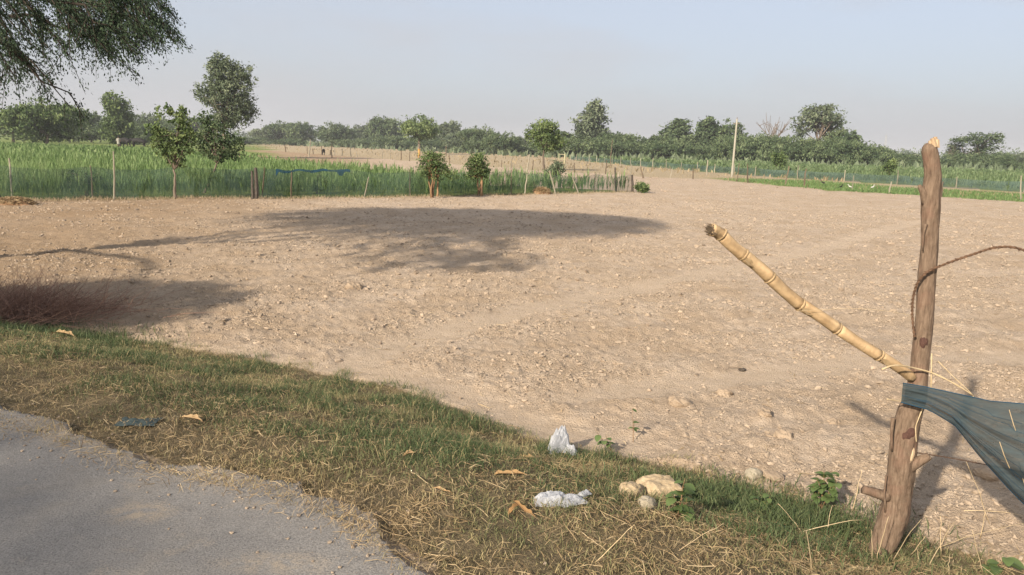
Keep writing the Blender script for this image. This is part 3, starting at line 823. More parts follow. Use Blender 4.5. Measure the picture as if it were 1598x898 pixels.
G = 'trees along the far edge of the fields'
FAR = [  # px centre, px top, distance, px width, shape, leaf, label
    (22, 168, 150, 75, 'round0', 'tree_c', 'mid green tree at the far left edge beyond the crop'),
    (75, 150, 120, 120, 'wide0', 'tree_c', 'broad tree behind the crop below the hanging acacia branch'),
    (143, 170, 190, 48, 'round1', 'tree_a', 'dark round tree between the broad tree and the pale slender one'),
    (186, 143, 140, 58, 'tall0', 'tree_c', 'pale slender tree standing above the two buffaloes'),
    (236, 174, 240, 80, 'wide1', 'tree_a', 'dark distant tree just behind the leafy sapling'),
    (300, 178, 260, 70, 'round2', 'tree_a', 'distant dark tree showing between the sapling and the tall tree'),
    (412, 198, 300, 50, 'wide2', 'tree_b', 'low pale tree just right of the tall grey green tree'),
    (442, 187, 300, 62, 'wide0', 'tree_a', 'twin topped dark tree left of the white stake'),
    (472, 188, 290, 50, 'round1', 'tree_a', 'dark round tree directly behind the white stake'),
    (523, 189, 280, 62, 'wide1', 'tree_a', 'broad green tree behind the black goat'),
    (562, 193, 310, 42, 'round0', 'tree_b', 'greyish tree in the dip right of the black goat'),
    (600, 178, 285, 70, 'wide2', 'tree_a', 'highest broad tree left of the orange post'),
    (654, 177, 150, 56, 'lolly', 'tree_c', 'yellow green tree with bare trunk behind the orange post'),
    (692, 187, 250, 52, 'round2', 'tree_b', 'grey crowned tree above the larger clipped shrub'),
    (716, 203, 230, 52, 'round1', 'tree_b', 'pale smoky grey tree between the two clipped shrubs'),
    (748, 194, 200, 60, 'wide0', 'tree_a', 'rounded tree above the smaller clipped shrub'),
    (785, 204, 180, 62, 'wide1', 'tree_a', 'sloping tree right of the smaller clipped shrub'),
    (818, 212, 230, 44, 'round0', 'tree_b', 'low pale tree just left of the ball shaped tree'),
    (922, 157, 172, 48, 'tall1', 'tree_b', 'tall narrow two tiered tree rising mid picture'),
    (898, 205, 172, 48, 'round2', 'tree_a', 'dark tree filling the gap right of the ball shaped tree'),
    (962, 203, 170, 70, 'wide2', 'tree_a', 'broad dark tree right of the tall narrow tree'),
    (1015, 216, 175, 46, 'round0', 'tree_a', 'low dark tree at the dip in the mid picture skyline'),
    (1054, 184, 176, 50, 'tall2', 'tree_a', 'pointed tree left of the dense round tree by the pole'),
    (1032, 208, 170, 44, 'round1', 'tree_a', 'small tree leaning on the pointed one'),
    (1122, 181, 172, 60, 'round2', 'tree_a', 'dense round topped tree just left of the utility pole'),
    (1094, 203, 168, 50, 'round0', 'tree_a', 'tree at the left shoulder of the dense round one'),
    (1172, 205, 160, 64, 'wide0', 'tree_a', 'wide tree just right of the utility pole'),
    (1222, 209, 155, 66, 'wide1', 'tree_a', 'wide tree below the bare dead tree'),
    (1276, 164, 148, 62, 'umbrella', 'tree_b', 'tall open tree with spreading top and several thin trunks'),
    (1316, 199, 145, 52, 'round1', 'tree_a', 'dark tree at the right foot of the tall open tree'),
    (1262, 216, 142, 50, 'wide2', 'tree_a', 'bushy tree in front of the tall open tree'),
    (1352, 222, 150, 56, 'wide0', 'tree_a', 'dark tree stepping down right of the tall open tree'),
    (1390, 234, 165, 60, 'wide1', 'tree_a', 'low tree below the lattice mast'),
    (1436, 238, 175, 60, 'wide2', 'tree_b', 'low tree half hidden by the top of the tree post'),
    (1490, 216, 160, 34, 'slender', 'tree_b', 'thin pale stemmed tree right of the tree post'),
    (1527, 206, 158, 52, 'lean', 'tree_a', 'tree with a square slanting top near the right edge'),
    (1568, 238, 200, 60, 'wide0', 'tree_b', 'hazy low tree right of the slanting one'),
    (1612, 236, 210, 60, 'wide1', 'tree_b', 'hazy tree cut by the right edge'),
    (1495, 246, 150, 60, 'low0', 'tree_a', 'dark bush under the thin pale stemmed tree'),
    (1565, 250, 145, 70, 'low1', 'tree_a', 'dark bush low at the right edge'),
    (1412, 250, 150, 66, 'low0', 'tree_a', 'dark bush left of the tree post in the far hedge'),
]
for q, (px, pt, D, w, shp, mat, lab) in enumerate(FAR):
    p = Pd(px, 230, D); z0 = gz(p[0], p[1]); top = Pd(px, pt, D)[2]
    H = top - z0
    hw = {'r': .56, 'w': .92, 't': .34, 'l': .46, 'u': .40, 's': .2}[shp[0]]
    if shp.startswith('low'): hw = 1.35
    if shp == 'lean': hw = .34
    put_tree(VAR[shp], 'tree', lab, 'tree', p[0], p[1], H, rng.uniform(0, 6.28) if shp not in ('lean', 'umbrella') else 0, G,
             min(1.8, max(.7, (1.0 if px < 830 else 1.38) * (w * mpp(D) / 2) / (hw * H))), mat)
# undergrowth closing the gaps between the far trunks, each bush a thing
UG = [(330, 208, 250), (390, 213, 260), (455, 216, 260), (545, 217, 250), (582, 215, 260), (630, 212, 250), (672, 216, 240), (765, 218, 190), (835, 224, 190), (880, 215, 165),
      (940, 214, 160), (985, 219, 165), (1045, 215, 160), (1078, 226, 160), (1140, 211, 150), (1195, 211, 148), (1240, 213, 142), (1295, 215, 140), (1338, 226, 140), (1375, 239, 145), (1460, 244, 150), (1530, 240, 150), (110, 188, 170), (205, 192, 170), (262, 190, 200)]
used_lab = set()
for q, (px, pt, D) in enumerate(UG):
    p = Pd(px, 230, D); z0 = gz(p[0], p[1]); H = max(2.5, (Pd(px, pt, D)[2] - z0) * (1.08 if px > 830 else 1.05))
    near = min((f for f in FAR if f[6] not in used_lab), key=lambda f: abs(f[0] - px)); used_lab.add(near[6])
    lab = 'low bush below the ' + near[6]
    put_tree(VAR['low%d' % (q % 2)], 'bush', ' '.join(lab.split()[:16]), 'bush', p[0], p[1], H, q * 1.7, 'undergrowth below the far trees', min(1.6, 40 * mpp(D) / (1.3 * H)), 'tree_a')

# distant wood closing the horizon
mb = MB(); g = np.random.default_rng(71)
for (a0, a1, D, hh) in ((-46, 46, 560, 8.5), (-46, 46, 760, 11)):
    a = np.radians(np.linspace(a0, a1, 150)); lob = []
    for q in a:
        h_ = hh * (.6 + .7 * vnoise(np.array([q * 40]), np.array([D]), 3)[0]); lob.append((D * math.sin(q), D * math.cos(q), ZF + h_ * .45, 5.5, 5, h_ * .5, 1))
    crown_leaves(mb, lob, 900, 12, 1.7, 1.5, g)
tag(mb.build('distant_wood', M['tree_a']), 'hazy strip of distant woodland along the horizon', 'woodland', kind='stuff')

# nearer trees
p = Pd(352, 230, 82); zt = Pd(352, 86, 82)[2]; H = zt - gz(p[0], p[1]); w = mpp(82)
tall = make_tree([(0, 0, .80 * H, 26 * w, 24 * w, .17 * H, 1), (-.3, 0, .92 * H, 18 * w, 16 * w, .09 * H, 1), (1.9, 0, .80 * H, 22 * w, 18 * w, .13 * H, 1), (-1.4, .3, .62 * H, 26 * w, 24 * w, .13 * H, 1), (.9, -.4, .60 * H, 36 * w, 28 * w, .17 * H, 1),
                  (1.6, .2, .44 * H, 28 * w, 24 * w, .14 * H, 1), (-.2, 0, .38 * H, 26 * w, 24 * w, .13 * H, 1)], 760, 18, .27, .24, .3 * H, .2, 301, nlimb=14, leafmat='tree_b')
put_tree(tall, 'tree', 'tall grey green tree standing in the crop, highest on the left', 'tree', p[0], p[1])

p = P(276, 311, ZF); D = p[1]; w = mpp(D)
sap = make_tree([(-.32, 0, 1.85, .42, .4, .42, 1), (.30, 0, 1.75, .44, .36, .46, 1), (0, 0, 1.30, .40, .34, .34, 1), (-.55, 0, 2.2, .30, .25, .25, 1), (.52, 0, 2.15, .26, .25, .3, 1), (.30, 0, 2.55, .22, .2, .34, 1), (-.08, 0, 2.75, .16, .16, .3, 1), (.36, 0, 2.95, .12, .12, .25, 1), (-.42, 0, 2.75, .1, .1, .25, 1)],
                185, 12, .12, .075, .95, .045, 302, nlimb=16, leafmat='tree_c', barkmat='bark', stems=1)
put_tree(sap, 'sapling', 'young leafy tree with upright shoots in front of the left net', 'tree', p[0], p[1] - .1)

p = P(318, 306, ZF); D = p[1] + 1.2
sap2 = make_tree([(.55, 0, 1.5, .7, .5, .36, 1), (.0, 0, 1.95, .55, .45, .4, 1), (1.0, 0, 1.85, .55, .45, .4, 1), (.5, 0, 2.3, .65, .45, .4, 1), (.1, 0, 2.65, .4, .3, .3, 1), (1.05, 0, 1.5, .45, .4, .25, 1)], 230, 13, .11, .09, 1.1, .04, 303, nlimb=14, leafmat='tree_a', lean=(.55, 0))
put_tree(sap2, 'sapling', 'dark leafy young tree with leaning stem just inside the left net', 'tree', p[0] * D / p[1], D)

for (px, pb, pt, wpx, lab, sd_) in ((677, 309, 238, 44, 'larger clipped shrub on reddish stems in front of the net', 304), (746, 306, 243, 34, 'smaller clipped shrub on reddish stems in front of the net', 305)):
    p = P(px, pb, ZF); H = (pb - pt) * mpp(p[1]) * 1.02; R_ = wpx / 2 * mpp(p[1])
    lob = [(0, 0, H * .74, R_, R_, H * .24, 1), (R_ * .3, 0, H * .62, R_ * .8, R_ * .7, H * .16, 1), (-R_ * .4, 0, H * .7, R_ * .7, R_ * .7, H * .22, 1), (0, 0, H * .9, R_ * .75, R_ * .6, H * .12, 1), (R_ * .1, 0, H * .50, R_ * .8, R_ * .7, H * .13, 1), (-R_ * .5, 0, H * .48, R_ * .5, R_ * .5, H * .10, 1)]
    if sd_ == 304: lob.append((R_ * 1.3, 0, H * .5, R_ * .5, R_ * .4, H * .12, 1))
    ms = make_tree(lob, 150, 14, .10, .09, H * .42, .035, sd_, nlimb=7, stems=4, leafmat='tree_c', barkmat='redbark', up=.1)
    put_tree(ms, 'clipped_shrub', lab, 'shrub', p[0], p[1] - .25)

p = P(848, 266, ZF); H = 78 * mpp(p[1])
ball = make_tree([(0, 0, H * .66, H * .38, H * .36, H * .30, 1), (H * .2, 0, H * .58, H * .24, H * .24, H * .2, 1), (-H * .18, 0, H * .70, H * .22, H * .2, H * .18, 1), (.0, 0, H * .85, H * .25, H * .25, H * .13, 1)], 300, 16, .2, .17, H * .42, .09, 306, nlimb=12, leafmat='tree_c')
put_tree(ball, 'tree', 'green ball shaped tree with short bare trunk on the fallow strip', 'tree', p[0], p[1])

for (px, pb, hpx, wpx, D_, mat, lab, sd_) in ((1003, 302, 18, 22, None, 'tree_c', 'small bright green shrub at the right end of the left net', 310),
                                              (135, 311, 46, 100, 25.6, 'tree_a', 'dark sprawling shrub seen through the left net', 311), (497, 308, 34, 34, 30.2, 'tree_a', 'dark green shrub seen through the net under the torn blue strip', 312),
                                              (865, 284, 32, 40, 48, 'tree_b', 'straggly grey bush behind the net right of the ball shaped tree', 313), (1212, 264, 22, 26, 76, 'tree_c', 'small green shrub inside the right hand crop', 314),
                                              (1385, 276, 15, 22, 66, 'tree_c', 'bright small shrub topping the right hand crop', 315)):
    p = P(px, pb, ZF) if D_ is None else Pd(px, pb, D_); H = hpx * mpp(p[1]); R_ = wpx / 2 * mpp(p[1])
    if sd_ in (314, 315): H += 1.0
    gg = np.random.default_rng(sd_)
    lob = [(gg.uniform(-.6, .6) * R_, gg.uniform(-.4, .4) * R_, H * gg.uniform(.3, .7), R_ * .5, R_ * .45, H * .3, 1) for _ in range(6)]
    ms = make_tree(lob, 90, 14, .09 * p[1] / 30, .07 * p[1] / 30, H * .4, .02, sd_, nlimb=8, stems=3, leafmat=mat, up=.4)
    put_tree(ms, 'shrub', lab, 'shrub', p[0], p[1])

# bare dead tree in the far row
g = np.random.default_rng(80); mb = MB(); p = Pd(1206, 230, 158); H = Pd(1206, 186, 158)[2] - ZF
for q in range(9):
    e = np.array([g.normal(0, 1.9), g.normal(0, 1.2), H * g.uniform(.75, 1.0)]); a = np.array([0, 0, H * .45])
    pts = limb(mb, a, e, .11, .03, g, 6, .04, 5)
    for h in range(4): limb(mb, pts[2 + h % 3], pts[3 + h % 2] + g.normal(0, .8, 3) + np.array([0, 0, .7]), .06, .03, g, 4, .03, 4)
t = thing('dead_tree', 'bare dead tree sticking out above the far trees', 'tree', (p[0], p[1], gz(p[0], p[1])))
mb.build('branches', M['bark'], t); mb = MB(); limb(mb, (0, 0, -.2), (0, 0, H * .47), .25, .16, g); mb.build('trunk', M['bark'], t)

# the roadside acacias: one hangs into the picture at the upper left, one stands behind the photographer
def acacia(loc, cen, rad, seed, label, ntwig, nleaf, fringe, lw=.02, ll=.05, lobe=None):
    g = np.random.default_rng(seed); loc = np.array(loc, float); cen = np.array(cen, float); rad = np.array(rad, float)
    t = thing('acacia_tree', label, 'tree', loc)
    mt, mtw, ml = MB(), MB(), MB()
    fork = np.array([.15 * (cen[0] - loc[0]), .15 * (cen[1] - loc[1]), 1.9])
    u = np.linspace(0, 1, 9)[:, None]
    mt.tube(np.array([0, 0, -.15]) + (fork - np.array([0, 0, -.15])) * u + g.normal(0, .03, (9, 3)), (.13 - .03 * u[:, 0]) * np.where(u[:, 0] < .12, 1.3, 1), 12, wob=.3, seed=seed)
    C0 = cen - loc; ends = []
    for q in range(13):
        th = q * 2.399 + .3; el = g.uniform(.0, .8)
        d = np.array([math.cos(th) * math.cos(el), math.sin(th) * math.cos(el), math.sin(el)])
        e = C0 + d * rad * .72; e[2] -= .25
        pts = limb(mt, fork, e, .05, .014, g, 9, .16, 7)
        for h in range(6):
            b = pts[3 + h % 6]; d2 = unit(d + g.normal(0, .7, 3)); e2 = C0 + d2 * rad * g.uniform(.6, .9)
            if np.linalg.norm(e2 - b) < 3.6: ends.append(limb(mt, b, e2, .035, .010, g, 6, .05, 5))
        ends.append(pts)
    # drooping leafy twigs
    d = unit(g.normal(0, 1, (ntwig, 3))); d[:, 2] = np.where((d[:, 2] < -.25) & (g.random(ntwig) < .8), -.6 * d[:, 2], d[:, 2])
    o = C0 + d * rad * (g.random(ntwig) ** .35)[:, None] * .95
    if fringe is not None:
        lines, fx, fh = fringe(g, 72, 15); nf = len(fx); o = np.concatenate([o, fx - loc]); d = unit(o - C0)
        for pl in lines: mt.tube(pl - loc, np.linspace(.022, .005, 8), 5)
    if lobe is not None:
        k_ = 420; dl = unit(g.normal(0, 1, (k_, 3))); o = np.concatenate([np.array(lobe[:3]) - loc + dl * np.array(lobe[3:]) * (g.random(k_) ** .5)[:, None], o]); d = np.concatenate([dl, d]); ntwig += k_
        limb(mt, fork, np.array(lobe[:3]) - loc, .07, .02, g)
    n = len(o); L = g.uniform(.35, .85, n)
    hd = unit(np.stack([d[:, 0], d[:, 1], 0 * d[:, 0]], 1) + g.normal(0, .35, (n, 3)) * np.array([1, 1, .3]))
    if fringe is not None: hd[ntwig:] = fh; L[ntwig:] = g.uniform(.14, .42, nf)
    ctint = np.clip(g.normal(.4, .2, n), 0, 1)
    uu = np.linspace(0, 1, 4)[None, :, None]; drop = g.uniform(.35, 1.1, n); drop[ntwig:] *= .45
    PT = o[:, None] + hd[:, None] * L[:, None, None] * uu - np.array([0, 0, 1.0]) * (drop * L)[:, None, None] * uu ** 1.6
    mtw.tubes(PT, [.005, .004, .003, .0015], 3, .3)
    for fine in (False, True):
        I = np.arange(n)[(np.arange(n) >= ntwig) == fine]
        if not len(I): continue
        fk = .28 if fine else 1.0; I = np.repeat(I, nleaf + (30 if fine else 0)); m = len(I)
        v = g.random(m); k = np.minimum((v * 3).astype(int), 2); fr = (v * 3 - k)[:, None]
        c = PT[I, k] * (1 - fr) + PT[I, k + 1] * fr + g.normal(0, .03 if fine else .06, (m, 3))
        ax = unit(hd[I] * .7 + g.normal(0, .5, (m, 3)) + np.array([0, 0, -.55]))
        ml.leaves(c, ax, g.normal(0, 1, (m, 3)), fk * ll * g.uniform(.6, 1.5, m), fk * lw * g.uniform(.7, 1.4, m), np.clip(ctint[I] + g.normal(0, .15, m), 0, 1))
    mt.build('trunk', M['darktwig'], t, True); mtw.build('twigs', M['darktwig'], t)['kind'] = 'stuff'; ml.build('crown', M['acacia'], t)
    return t


def fringe1(g, nb, per):
    """low hanging branches on the side towards the field: polylines, twig feet and twig bearings"""
    ends = [(-70, 120), (-40, 95), (-10, 130), (15, 100), (30, 150), (48, 118), (66, 140), (84, 158), (100, 130), (112, 100), (126, 118), (140, 92), (60, 80), (20, 60), (90, 70), (-20, 40),
            (150, 60), (165, 72), (178, 92), (190, 100), (203, 112), (214, 96), (226, 84), (238, 76), (250, 66), (262, 58), (274, 66), (270, 42), (258, 28), (240, 40), (222, 50), (205, 60), (265, 8), (248, 2), (230, 15), (128, 205)]
    lines, O, H = [], [], []
    for q in range(nb):
        ex, ey = ends[q % len(ends)]; ex += g.normal(-14, 7); ey += g.normal(-26, 6)
        Y = 8.6 + g.uniform(-1.0, 2.4); E_ = Pd(ex, ey, Y)
        sx = ex - g.uniform(130, 220); sy = ey - g.uniform(120, 210) if ex < 150 else ey - g.uniform(60, 130)
        S_ = Pd(sx, sy, Y + g.uniform(-.6, 1.2)); u = np.linspace(0, 1, 8)[:, None]
        pl = S_ + (E_ - S_) * u + np.array([0, 0, 1]) * .12 * np.linalg.norm(E_ - S_) * np.sin(u * math.pi) + g.normal(0, .03, (8, 3)); lines.append(pl)
        k = per if ex > 150 else int(per * .72)
        v = .12 + .88 * g.random(k) ** .75; i_ = np.minimum((v * 7).astype(int), 6); f = (v * 7 - i_)[:, None]
        O.append(pl[i_] * (1 - f) + pl[i_ + 1] * f); d = unit(pl[i_ + 1] - pl[i_]) + g.normal(0, .45, (k, 3)) + np.array([0, 0, -.25]); H.append(unit(d))
    return lines, np.concatenate(O), np.concatenate(H)


acacia((-10.5, 9.9, gz(-10.5, 9.9)), (-9.8, 9.5, 7.0), (5.6, 3.7, 1.2), 401, 'dark feathery acacia hanging into the upper left corner', 2300, 25, fringe1, .054, .115, (-9.1, 4.1, 3.0, 1.6, 1.2, .5))
acacia((-9.8, -5.4, gz(-9.8, -5.4)), (-9.6, -5.2, 4.6), (2.9, 2.9, 1.5), 402, 'roadside acacia behind the viewer that shades the asphalt', 520, 22, None, .032, .075)

# ---------------------------------------------------------------- net fences
M['net_far'] = net_mat('green_shade_net', (0.060, 0.092, 0.088), .24, .42, 1.1, (1, 1, 1))
M['net_right'] = net_mat('grey_green_shade_net', (0.075, 0.11, 0.10), .38, .60, .6, (1, 1, 2.5))
M['net_blue'] = net_mat('blue_net_strip', (0.02, 0.06, 0.10), .75, .95, 3.0)
M['net_near'] = net_mat('blue_green_shade_net', (0.045, 0.060, 0.064), .80, .97, 7.0, (1.2, 1.2, 7.0))


def polyline(pl, step):
    out = [np.array(pl[0], float)]
    for a, b in zip(pl[:-1], pl[1:]):
        L = np.linalg.norm(np.subtract(b, a)); n = max(1, int(round(L / step)))
        out += [np.array(a) + (np.array(b) - a) * q / n for q in range(1, n + 1)]
    return np.array(out)


def net_panel(a, b, h0, h1, parent, mat, g, nu=12, nv=6, belly=.05):
    mb = MB(); V = []
    d = np.append(b - a, 0); nrm = unit(np.array([-d[1], d[0], 0]))
    ph = g.uniform(0, 6)
    vv, uu = np.meshgrid(np.linspace(0, 1, nv + 1), np.linspace(0, 1, nu + 1), indexing='ij'); uu, vv = uu.ravel(), vv.ravel()
    x, y = a[0] + (b[0] - a[0]) * uu, a[1] + (b[1] - a[1]) * uu
    top = (h0 * (1 - uu) + h1 * uu) - .07 * np.sin(math.pi * uu)
    w = belly * np.sin(math.pi * uu) * np.sin(ph + 5 * uu + 3 * vv) + .02 * np.sin(13 * uu + ph)
    V = np.stack([x, y, height(x, y) - .03 + (top + .03) * (1 - vv)], 1) + nrm * w[:, None]
    Q = [[v * (nu + 1) + u, v * (nu + 1) + u + 1, (v + 1) * (nu + 1) + u + 1, (v + 1) * (nu + 1) + u] for v in range(nv) for u in range(nu)]
    mb.add(np.array(V), Q); return mb.build('net_panel', mat, parent, True)


def stake(mb, x, y, h, r, g, lean=.06, sides=6):
    z = gz(x, y); dx, dy = g.normal(0, lean * h), g.normal(0, lean * h * .5)
    u = np.linspace(0, 1, 5)[:, None]
    pts = np.array([x, y, z - .12]) + np.array([dx, dy, h + .12]) * u + g.normal(0, r * .3, (5, 3)) * np.array([1, 1, 0])
    mb.tube(pts, r * (1.1 - .35 * u[:, 0]), sides, g.random(), wob=.2, seed=int(g.integers(99)))


g = np.random.default_rng(50)
fl = thing('net_fence', 'green shade net fence on crooked stakes round the left crop', 'fence', (0, 0, 0))
pts = polyline(FENCE_L, 2.4); hts = np.clip(1.05 + g.normal(0, .05, len(pts)), .9, 1.15)
hts[pts[:, 0] > 1] = .82
for q, (a, b) in enumerate(zip(pts[:-1], pts[1:])): net_panel(a, b, hts[q], hts[q + 1], fl, M['net_far'], g)
for q, p in enumerate(pts):
    if q % 2: continue
    mb = MB(); stake(mb, p[0], p[1] + .03, hts[q] + .02 + .1 * g.random(), .022, g); mb.build('stake', M['wood'], fl)
# odd stakes the picture shows: thick dark pair, tall pale canes, leaning sticks near the right end
for (px, pb, pt, r, mat, lx) in ((402, 311, 263, .075, 'darkwood', 0), (396, 311, 268, .05, 'darkwood', 0), (181, 312, 237, .03, 'palewood', .08), (23, 312, 248, .03, 'palewood', .0), (568, 309, 276, .025, 'palewood', .2), (818, 304, 272, .03, 'palewood', .1),
                                 (868, 304, 268, .035, 'palewood', -.35), (905, 303, 276, .03, 'palewood', -.4), (961, 300, 262, .05, 'darkwood', -.12), (964, 300, 268, .028, 'palewood', .0), (987, 300, 273, .07, 'darkwood', -.1), (8, 312, 268, .03, 'darkwood', -.35), (455, 309, 268, .025, 'wood', .06)):
    p = P(px, pb, ZF); h = (pb - pt) * mpp(p[1]); mb = MB(); u = np.linspace(0, 1, 5)[:, None]
    mb.tube(np.array([p[0], p[1] - .1, gz(p[0], p[1]) - .1]) + np.array([lx, 0, h + .1]) * u + g.normal(0, .008, (5, 3)), r * (1.1 - .4 * u[:, 0]), 7, g.random(), wob=.25, seed=3); mb.build('stake', M[mat], fl)
# torn blue top strip hanging along the net between two stakes
a, b = P(433, 309, ZF), P(548, 308, ZF); mb = MB(); V = []; nu = 26
for v in range(4):
    for u in range(nu + 1):
        uu = u / nu; x, y = a[:2] + (b[:2] - a[:2]) * uu
        sag = .05 * math.sin(2 * math.pi * uu * 1.6) ** 2
        wd = .05 + .05 * abs(math.sin(7 * uu + 1)) + (.16 if u == 0 else 0) + (.14 if u in (nu - 4, nu - 3) else 0)
        V.append((x, y - .10, gz(x, y) + 1.03 - sag - wd * v / 3))
mb.add(V, [[v * (nu + 1) + u, v * (nu + 1) + u + 1, (v + 1) * (nu + 1) + u + 1, (v + 1) * (nu + 1) + u] for v in range(3) for u in range(nu)])
mb.build('torn_blue_strip', M['net_blue'], fl)['label'] = 'torn dark blue strip hanging along the top of the net'

fr = thing('net_fence', 'grey green net fence with pale stakes along the right crop', 'fence', (0, 0, 0))
pts = polyline(FENCE_R, 4.0)
for q, (a, b) in enumerate(zip(pts[:-1], pts[1:])): net_panel(a, b, .68, .68, fr, M['net_right'], g, 8, 4)
for q, p in enumerate(pts):
    mb = MB(); stake(mb, p[0] - .05, p[1] - .08, .75 + .35 * g.random(), .04, g, .03, 5); mb.build('stake', M['palewood'], fr)

# stakes of the old wire fence along the far edge of the ploughed field
pts = polyline(EDGE[1:8], 2.9); nst = 0
_o = 'first second third fourth fifth sixth seventh eighth ninth tenth eleventh twelfth thirteenth fourteenth fifteenth sixteenth seventeenth eighteenth nineteenth twentieth'.split()
ORD = _o + ['twenty-' + w for w in _o[:9]] + ['thirtieth'] + ['thirty-' + w for w in _o[:9]] + ['fortieth'] + ['forty-' + w for w in _o[:9]]
for q, p in enumerate(pts):
    if p[1] > 125 or g.random() < .12: continue
    mb = MB(); h = g.uniform(.65, 1.35); stake(mb, 0, 0, h, g.uniform(.03, .055) * max(1, p[1] / 70), g, .09, 5)
    me = mb.mesh('stake'); o = obj('fence_stake', me, M['wood'] if g.random() < .7 else M['palewood'], None, (p[0] + g.normal(0, .3), p[1] + g.normal(0, .4), gz(p[0], p[1]) - gz(0, 0)))
    nst += 1; tag(o, '%s crooked stake from the right along the far edge of the ploughed field' % ORD[nst - 1], 'stake', 'stakes along the far edge of the field')
for (px, pb, pt, D, r, mat, lab, lx) in ((482, 250, 218, 95, .07, 'palewood', 'tall white stake leaning in the fallow strip left of the goat', .25), (518, 252, 222, 92, .05, 'wood', 'thin tall grey stake just right of the black goat', 0),
                                         (696, 238, 228, 130, .09, 'wood', 'short dark post right of the orange post', 0), (822, 268, 241, 64, .07, 'palewood', 'pale stake just left of the ball shaped tree', .2),
                                         (952, 262, 218, 92, .05, 'wood', 'tall thin grey stake in front of the broad dark tree', .1), (1004, 281, 260, 56, .06, 'wood', 'bent stake at the corner of the fallow strip', -.25), (1103, 270, 250, 68, .07, 'palewood', 'pale stout post left of the utility pole', 0)):
    p = Pd(px, pb, D); z = gz(p[0], p[1]); h = Pd(px, pt, D)[2] - z; mb = MB(); u = np.linspace(0, 1, 6)[:, None]
    mb.tube(np.array([0, 0, -.15]) + np.array([lx, 0, h + .15]) * u + g.normal(0, .02, (6, 3)), r * (1.1 - .4 * u[:, 0]), 6, .5, wob=.2)
    tag(obj('stake', mb.mesh('stake'), M[mat], None, (p[0], p[1], z)), lab, 'stake')

M['orange'] = plain_mat('orange_paint', (0.38, 0.21, 0.06), (0.46, 0.27, 0.09), 6, .7, .2)
M['yellow'] = plain_mat('pale_yellow_paint', (0.30, 0.275, 0.165), (0.40, 0.37, 0.24), 6, .7, .2)
p = P(654, 247, ZF); h = 14 * mpp(p[1]); t = thing('boundary_post', 'orange post below the yellow green tree', 'post', (p[0], p[1], gz(p[0], p[1])))
mb = MB(); mb.tube(np.array([[0, 0, -.1], [0, 0, h * .5], [0, 0, h * .9]]), .17, 8); mb.build('post', M['orange'], t, True); mb = MB(); mb.tube(np.array([[0, 0, h * .9], [0, 0, h * .97], [0, 0, h]]), [.21, .21, .1], 8); mb.build('cap', M['orange'], t, True)
p = P(881, 256, ZF); h = 15 * mpp(p[1]); w = 9 * mpp(p[1]); t = thing('field_gate', 'small pale yellow gate frame right of the ball shaped tree', 'gate', (p[0], p[1], gz(p[0], p[1])))
mb = MB(); mb.tube([[0, 0, -.1], [0, 0, h]], .11, 6); mb.build('gate_post', M['yellow'], t)
mb = MB(); mb.tube([[-w, 0, -.1], [-w, 0, h * 1.05]], .05, 6); mb.build('gate_post', M['yellow'], t)
for zz in (.95, .45): mb = MB(); mb.tube([[-w, 0, h * zz], [0, 0, h * zz]], .045, 5); mb.build('rail', M['yellow'], t)

# utility pole
M['concrete'] = plain_mat('pole_concrete', (0.28, 0.26, 0.20), (0.38, 0.35, 0.285), 4, .85, .3, 20, (1, 1, .3))
p = P(1142, 277, ZF); h = Pd(1148, 186, p[1])[2] - ZF
t = thing('utility_pole', 'slender pale utility pole standing on the far fallow strip', 'pole', (p[0], p[1], gz(p[0], p[1])))
mb = MB(); u = np.linspace(0, 1, 8)[:, None]; mb.tube(np.array([0, 0, -.3]) + np.array([.06, 0, h + .3]) * u, .105 - .04 * u[:, 0], 9); mb.build('shaft', M['concrete'], t, True)
mb = MB(); mb.tube([[.06, 0, h], [.06, 0, h + .14]], .03, 6); mb.build('top_pin', M['bark'], t)
mb = MB(); mb.box((.06, 0, h - .35), (.5, .06, .06)); mb.build('bracket', M['bark'], t)

# lattice mast in the haze
p = Pd(1380, 240, 900); H = Pd(1380, 211, 900)[2] - ZF; w = 1.5
t = thing('lattice_mast', 'faint lattice mast rising above the far trees', 'mast', (p[0], p[1], ZF))
M['steel'] = plain_mat('galvanised_steel', (0.30, 0.30, 0.31), (0.38, 0.38, 0.39), 2, .6, 0)
cr = [np.array([sx * w, sy * w, 0]) for sx, sy in ((-1, -1), (1, -1), (1, 1), (-1, 1))]
for c in cr: mb = MB(); mb.tube(np.array([c, c * .25 + np.array([0, 0, H])]), .16, 4); mb.build('leg', M['steel'], t)
mb = MB()
for q in range(10):
    z0, z1 = H * q / 10, H * (q + 1) / 10
    for e in range(4):
        a = cr[e] * (1 - .75 * q / 10) + np.array([0, 0, z0]); b = cr[(e + 1) % 4] * (1 - .75 * (q + 1) / 10) + np.array([0, 0, z1]); mb.tube([a, b], .08, 3)
mb.build('bracing', M['steel'], t); mb = MB(); mb.tube([[0, 0, H], [0, 0, H + 2.5]], .08, 4); mb.build('antenna', M['steel'], t)

# ---------------------------------------------------------------- person and animals, far off
def skin_body(name, nodes, edges, mat, parent=None, sub=2):
    me = bpy.data.meshes.new(name); me.from_pydata([n[:3] for n in nodes], edges, []); o = obj(name, me, mat, parent)
    md = o.modifiers.new('skin', 'SKIN'); me.skin_vertices[0].data[0].use_root = True
    for q, n in enumerate(nodes): me.skin_vertices[0].data[q].radius = (n[3], n[4] if len(n) > 4 else n[3])
    sb = o.modifiers.new('sub', 'SUBSURF'); sb.levels = sb.render_levels = sub
    return o


